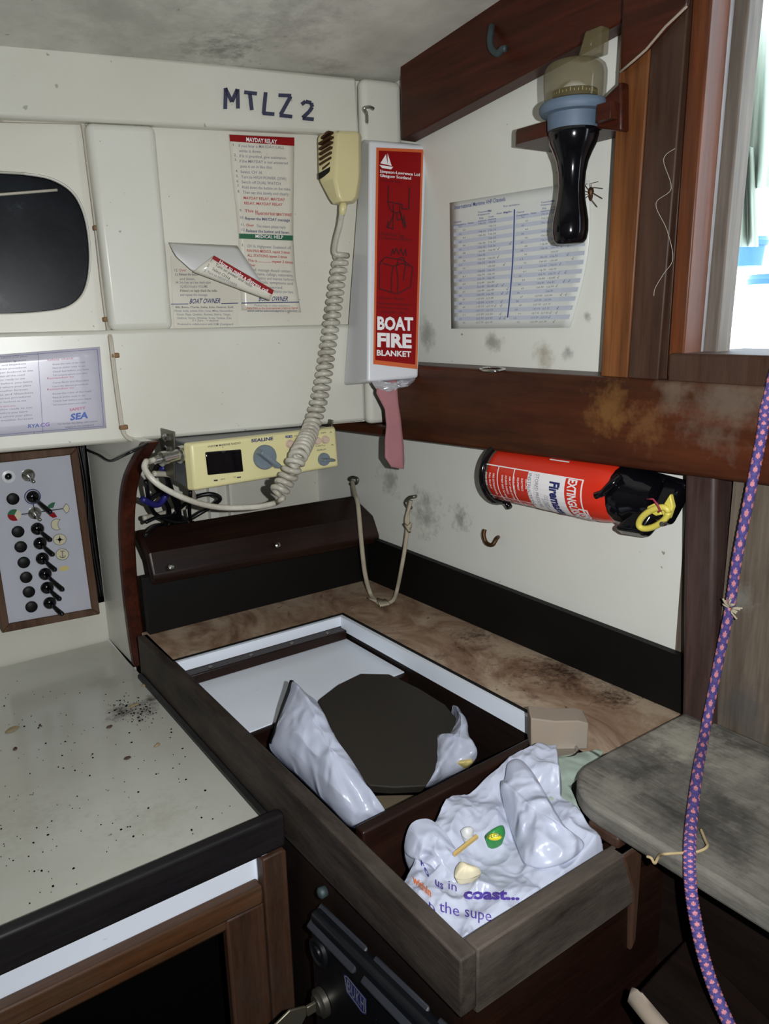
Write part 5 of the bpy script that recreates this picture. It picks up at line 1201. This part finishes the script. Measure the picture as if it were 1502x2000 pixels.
bvh_a = BVHTree.FromPolygons(allv, main_.f + [[i+n1_ for i in f] for f in fa.f] + [[i+n2_ for i in f] for f in fb.f])
mb = MB()
put(mb, 'us', (850,1728), (866,1738), 16, onbag, 0, .02, off=.002); put(mb, 'ro', (822,1688), (838,1716), 14, onbag, 0, .02, off=.002); put(mb, 'in', (876,1736), (892,1741), 17, onbag, 0, .0, off=.002); put(mb, 'coast...', (905,1755), (1015,1757), 20, onbag, 0, .045, off=.002)
put(mb, 'within', (806,1722), (842,1752), 15, onbag, 1, .03, off=.002); put(mb, 'n', (838,1770), (850,1784), 15, onbag, 0, .0, off=.002); put(mb, 'the', (858,1780), (897,1790), 22, onbag, 0, .0, off=.002); put(mb, 'supe', (908,1790), (960,1800), 22, onbag, 0, .0, off=.002)
obj('bag_print', mb, [M['bag_purple'], M['bag_orange']], bag)
# things in the carrier bag
def lay(x, y, o=0.0): return onbag(x, y, o+.006)
o_ = [(948,1632),(962,1620),(982,1612),(986,1632),(970,1640),(952,1642)]
mb = MB(); mb.pillow([lay(x,y,.012) for x, y in o_], (-.003,-.006,.012), (0,0,-.03), 4, 0, 8); lb = tag(obj('food_label', mb, M['label_green'], None, smooth=True), 'green and yellow food packet inside the carrier bag', 'packet')
mb = MB(); mb.pillow([lay(x,y,.026) for x, y in ell(966,1634,15,7,8)], (-.002,-.003,.004), (0,0,-.006), 3, 0, 8); obj('yellow_roundel', mb, M['label_yellow'], lb, smooth=True)
mb = MB(); put(mb, 'FLOR', (954,1637), (979,1633), 6, lambda x, y, o=0: lay(x, y, .032), 0, .02); obj('lettering', mb, M['green'], lb)
mb = MB(); mb.pillow([lay(x,y,.01) for x, y in ((900,1622),(915,1617),(925,1622),(922,1636),(908,1638))], (-.003,-.006,.012), (0,0,-.02), 4, .003, 20); tag(obj('paper_scrap', mb, M['paper_back'], None, smooth=True), 'scrap of white paper inside the carrier bag', 'paper')
mb = MB(); mb.hexa([lay(885,1665,.01),lay(889,1668,.01),lay(934,1633,.016),lay(930,1629,.016)] + [p+Vector((0,0,-.006)) for p in (lay(885,1665,.01),lay(889,1668,.01),lay(934,1633,.016),lay(930,1629,.016))]); tag(obj('wooden_stick', mb, base('stick_wood', (190,160,96), .6)), 'thin pale wooden stick in the carrier bag', 'stick')
mb = MB(); mb.pillow([lay(x,y,.012) for x, y in ((893,1690),(910,1694),(940,1703),(925,1714),(900,1718),(888,1712))], (-.003,-.008,.02), (0,0,-.02), 5, .004, 12); tag(obj('bread_crust', mb, M['bread'], None, smooth=True), 'pale crust of bread on the carrier bag', 'bread')
# dusty carton standing behind the bag
q0 = Zp(1037,1466,-.998); hn = Vector((-.57,-.79,0)); cf = lambda x, y: pln(x, y, hn, q0)
mb = MB(); mb.prism([q0, Vector((cf(1148,1462).x, cf(1148,1462).y, -.998)), cf(1150,1413), cf(1130,1408), cf(1085,1409), cf(1037,1403)], (.04,.05,0)); ct_ = tag(obj('carton', mb, M['carton'], None, bevel=.003), 'small dusty cardboard carton standing behind the carrier bag on the bin divider', 'carton')
mb = MB(); mb.lathe(at(1090,1463,1,1.09)+Vector((0,0,-.02)), (0,0,1), [(0,.045),(.02,.045),(.024,.047),(.027,.045),(.024,.041),(.018,.04),(.018,0)], 28); tag(obj('food_tin', mb, M['chrome'], None, smooth='auto'), 'rim of a small bright tin in front of the dusty carton', 'tin')

# ================================================================== purple rope and twine
r0_ = at(1512,700,0,1.52)
rpts = [Vector((1.98,r0_.y-.16,r0_.z-.03)), Vector((1.75,r0_.y-.08,r0_.z+.012)), Vector((1.56,r0_.y-.01,r0_.z+.012))]
rpts += [at(x, y, 0, X_) for x, y, X_ in ((1500,780,1.525),(1488,850,1.52),(1466,960,1.52),(1441,1085,1.53),(1425,1190,1.54),(1402,1300,1.545))]
rpts += [at(x, y, 2, SZ+.0125) for x, y in ((1379,1418),(1363,1505),(1351,1600),(1347,1660))]
rpts += [at(1347,1700,0,x0-.006)] + [at(x, y, 0, x0-.016-.012*k) for k, (x, y) in enumerate(((1353,1765),(1371,1855),(1394,1930),(1428,2010)))]
P = catmull(rpts, 60)
mb = MB(); nk = 24
rv = [.0105*(1+.05*math.sin(i*1.25)) for i in range(len(P))]
def braid(i, k):
    a, b_ = math.floor(i/7.0 + k/4), math.floor(i/7.0 - k/4)
    return 1 if (a % 2 == 0 and b_ % 2 == 0) else 0
mb.tube(P, rv, nk, mif=braid)
rope = obj('mooring_rope', mb, [M['purple'], M['pink']], None, smooth=True); tag(rope, 'purple braided rope flecked with pink hanging down past the step', 'rope')
c = at(1427,1188,0,1.525); mb = MB(); random.seed(4)
for k in range(12):
    e = Vector((random.uniform(-.5,.2), random.uniform(-1,1), random.uniform(-1,1))).normalized(); mb.tube([c+e*.004, c+e*.014+Vector((0,.004,0)), c+e*random.uniform(.018,.03)], .0022, 5)
obj('frayed_tuft', mb, M['string'], rope, smooth=True)
T_ = lambda x, y, o=0.0: at(x, y, 2, SZ+.006+o)
tubeobj('garden_twine', [T_(1369,1620), T_(1377,1640,.004), T_(1381,1654,.01), T_(1360,1664,.006), T_(1330,1666,.004), T_(1300,1668,.004), at(1288,1671,0,x0-.01), at(1279,1686,0,x0-.012), at(1272,1676,0,x0-.015), at(1264,1673,0,x0-.015)], .0028, base('twine', (170,150,112), .8), 'short piece of pale twine lying over the edge of the grey step', 'twine', 6, 6)
# cobweb thread on the post
Q = lambda x, y, o=.003: at(x, y, 0, PX-o)
tubeobj('cobweb_thread', [Q(1318,290), Q(1296,312), Q(1311,368), Q(1281,398), Q(1303,450), Q(1314,505), Q(1296,535), Q(1280,562), Q(1277,578)], .0006, M['cable_white'], 'fine pale cobweb thread trailing down the dark post', 'cobweb', 6, 5)

# ================================================================== outside, seen through the companionway
mb = MB(); mb.box(1.9,9,-6,6,-.75,-.7); st('trim_30', mb, M['deck'])
mb = MB(); mb.box(7,7.1,-4,6,-.7,2.4); st('trim_31', mb, M['deck'])
def tp(u, v):
    y = -.6+2.6*u; z = 1.3-1.25*v+.25*u*v; return Vector((2.6+.3*math.sin(u*9+v*2)+.10*math.sin(u*21), y, z + .12*math.sin(u*7)))
mb = MB()
TQ = [(1440,-30),(1700,-30),(1700,330),(1520,300),(1478,330),(1452,300)]
mb.grid(lambda u, v: at(*qlerp([(1440,-60),(1800,-60),(1700,345),(1440,372)], u, v), 0, 2.6 + .12*math.sin(u*16) + .06*math.sin(u*31+v*5)), 40, 20)
mb.grid(lambda u, v: at(*qlerp([(1430,270),(1472,290),(1480,482),(1425,482)], u, v), 0, 2.7 + .06*math.sin(u*12)), 20, 10)
tag(obj('tarpaulin', mb, M['tarp'], None, smooth=True, solid=.006), 'pale green tarpaulin draped outside above the companionway opening', 'tarpaulin')
for (x, y, w_, h_, D_, lb) in ((1458,520,34,52,3.6,'upper blue lidded tub outside the companionway'),(1500,600,40,60,3.3,'lower blue lidded tub outside at the right edge')):
    c = at(x, y, 0, D_); k = c.dot(FW)/F; b_ = thing('lidded_tub', lb, 'tub', c)
    mb = MB(); mb.lathe(c, (0,0,1), [(0,w_*.8*k),(h_*k*.72,w_*.9*k)], 28); obj('body', mb, M['white_plastic'] if y > 550 else M['bucket'], b_, smooth='auto')
    mb = MB(); mb.lathe(c+Vector((0,0,h_*k*.72)), (0,0,1), [(0,w_*k),(h_*k*.16,w_*1.05*k),(h_*k*.2,w_*.98*k),(h_*k*.3,w_*.95*k),(h_*k*.3,0)], 28); obj('lid', mb, M['bucket'], b_, smooth='auto')
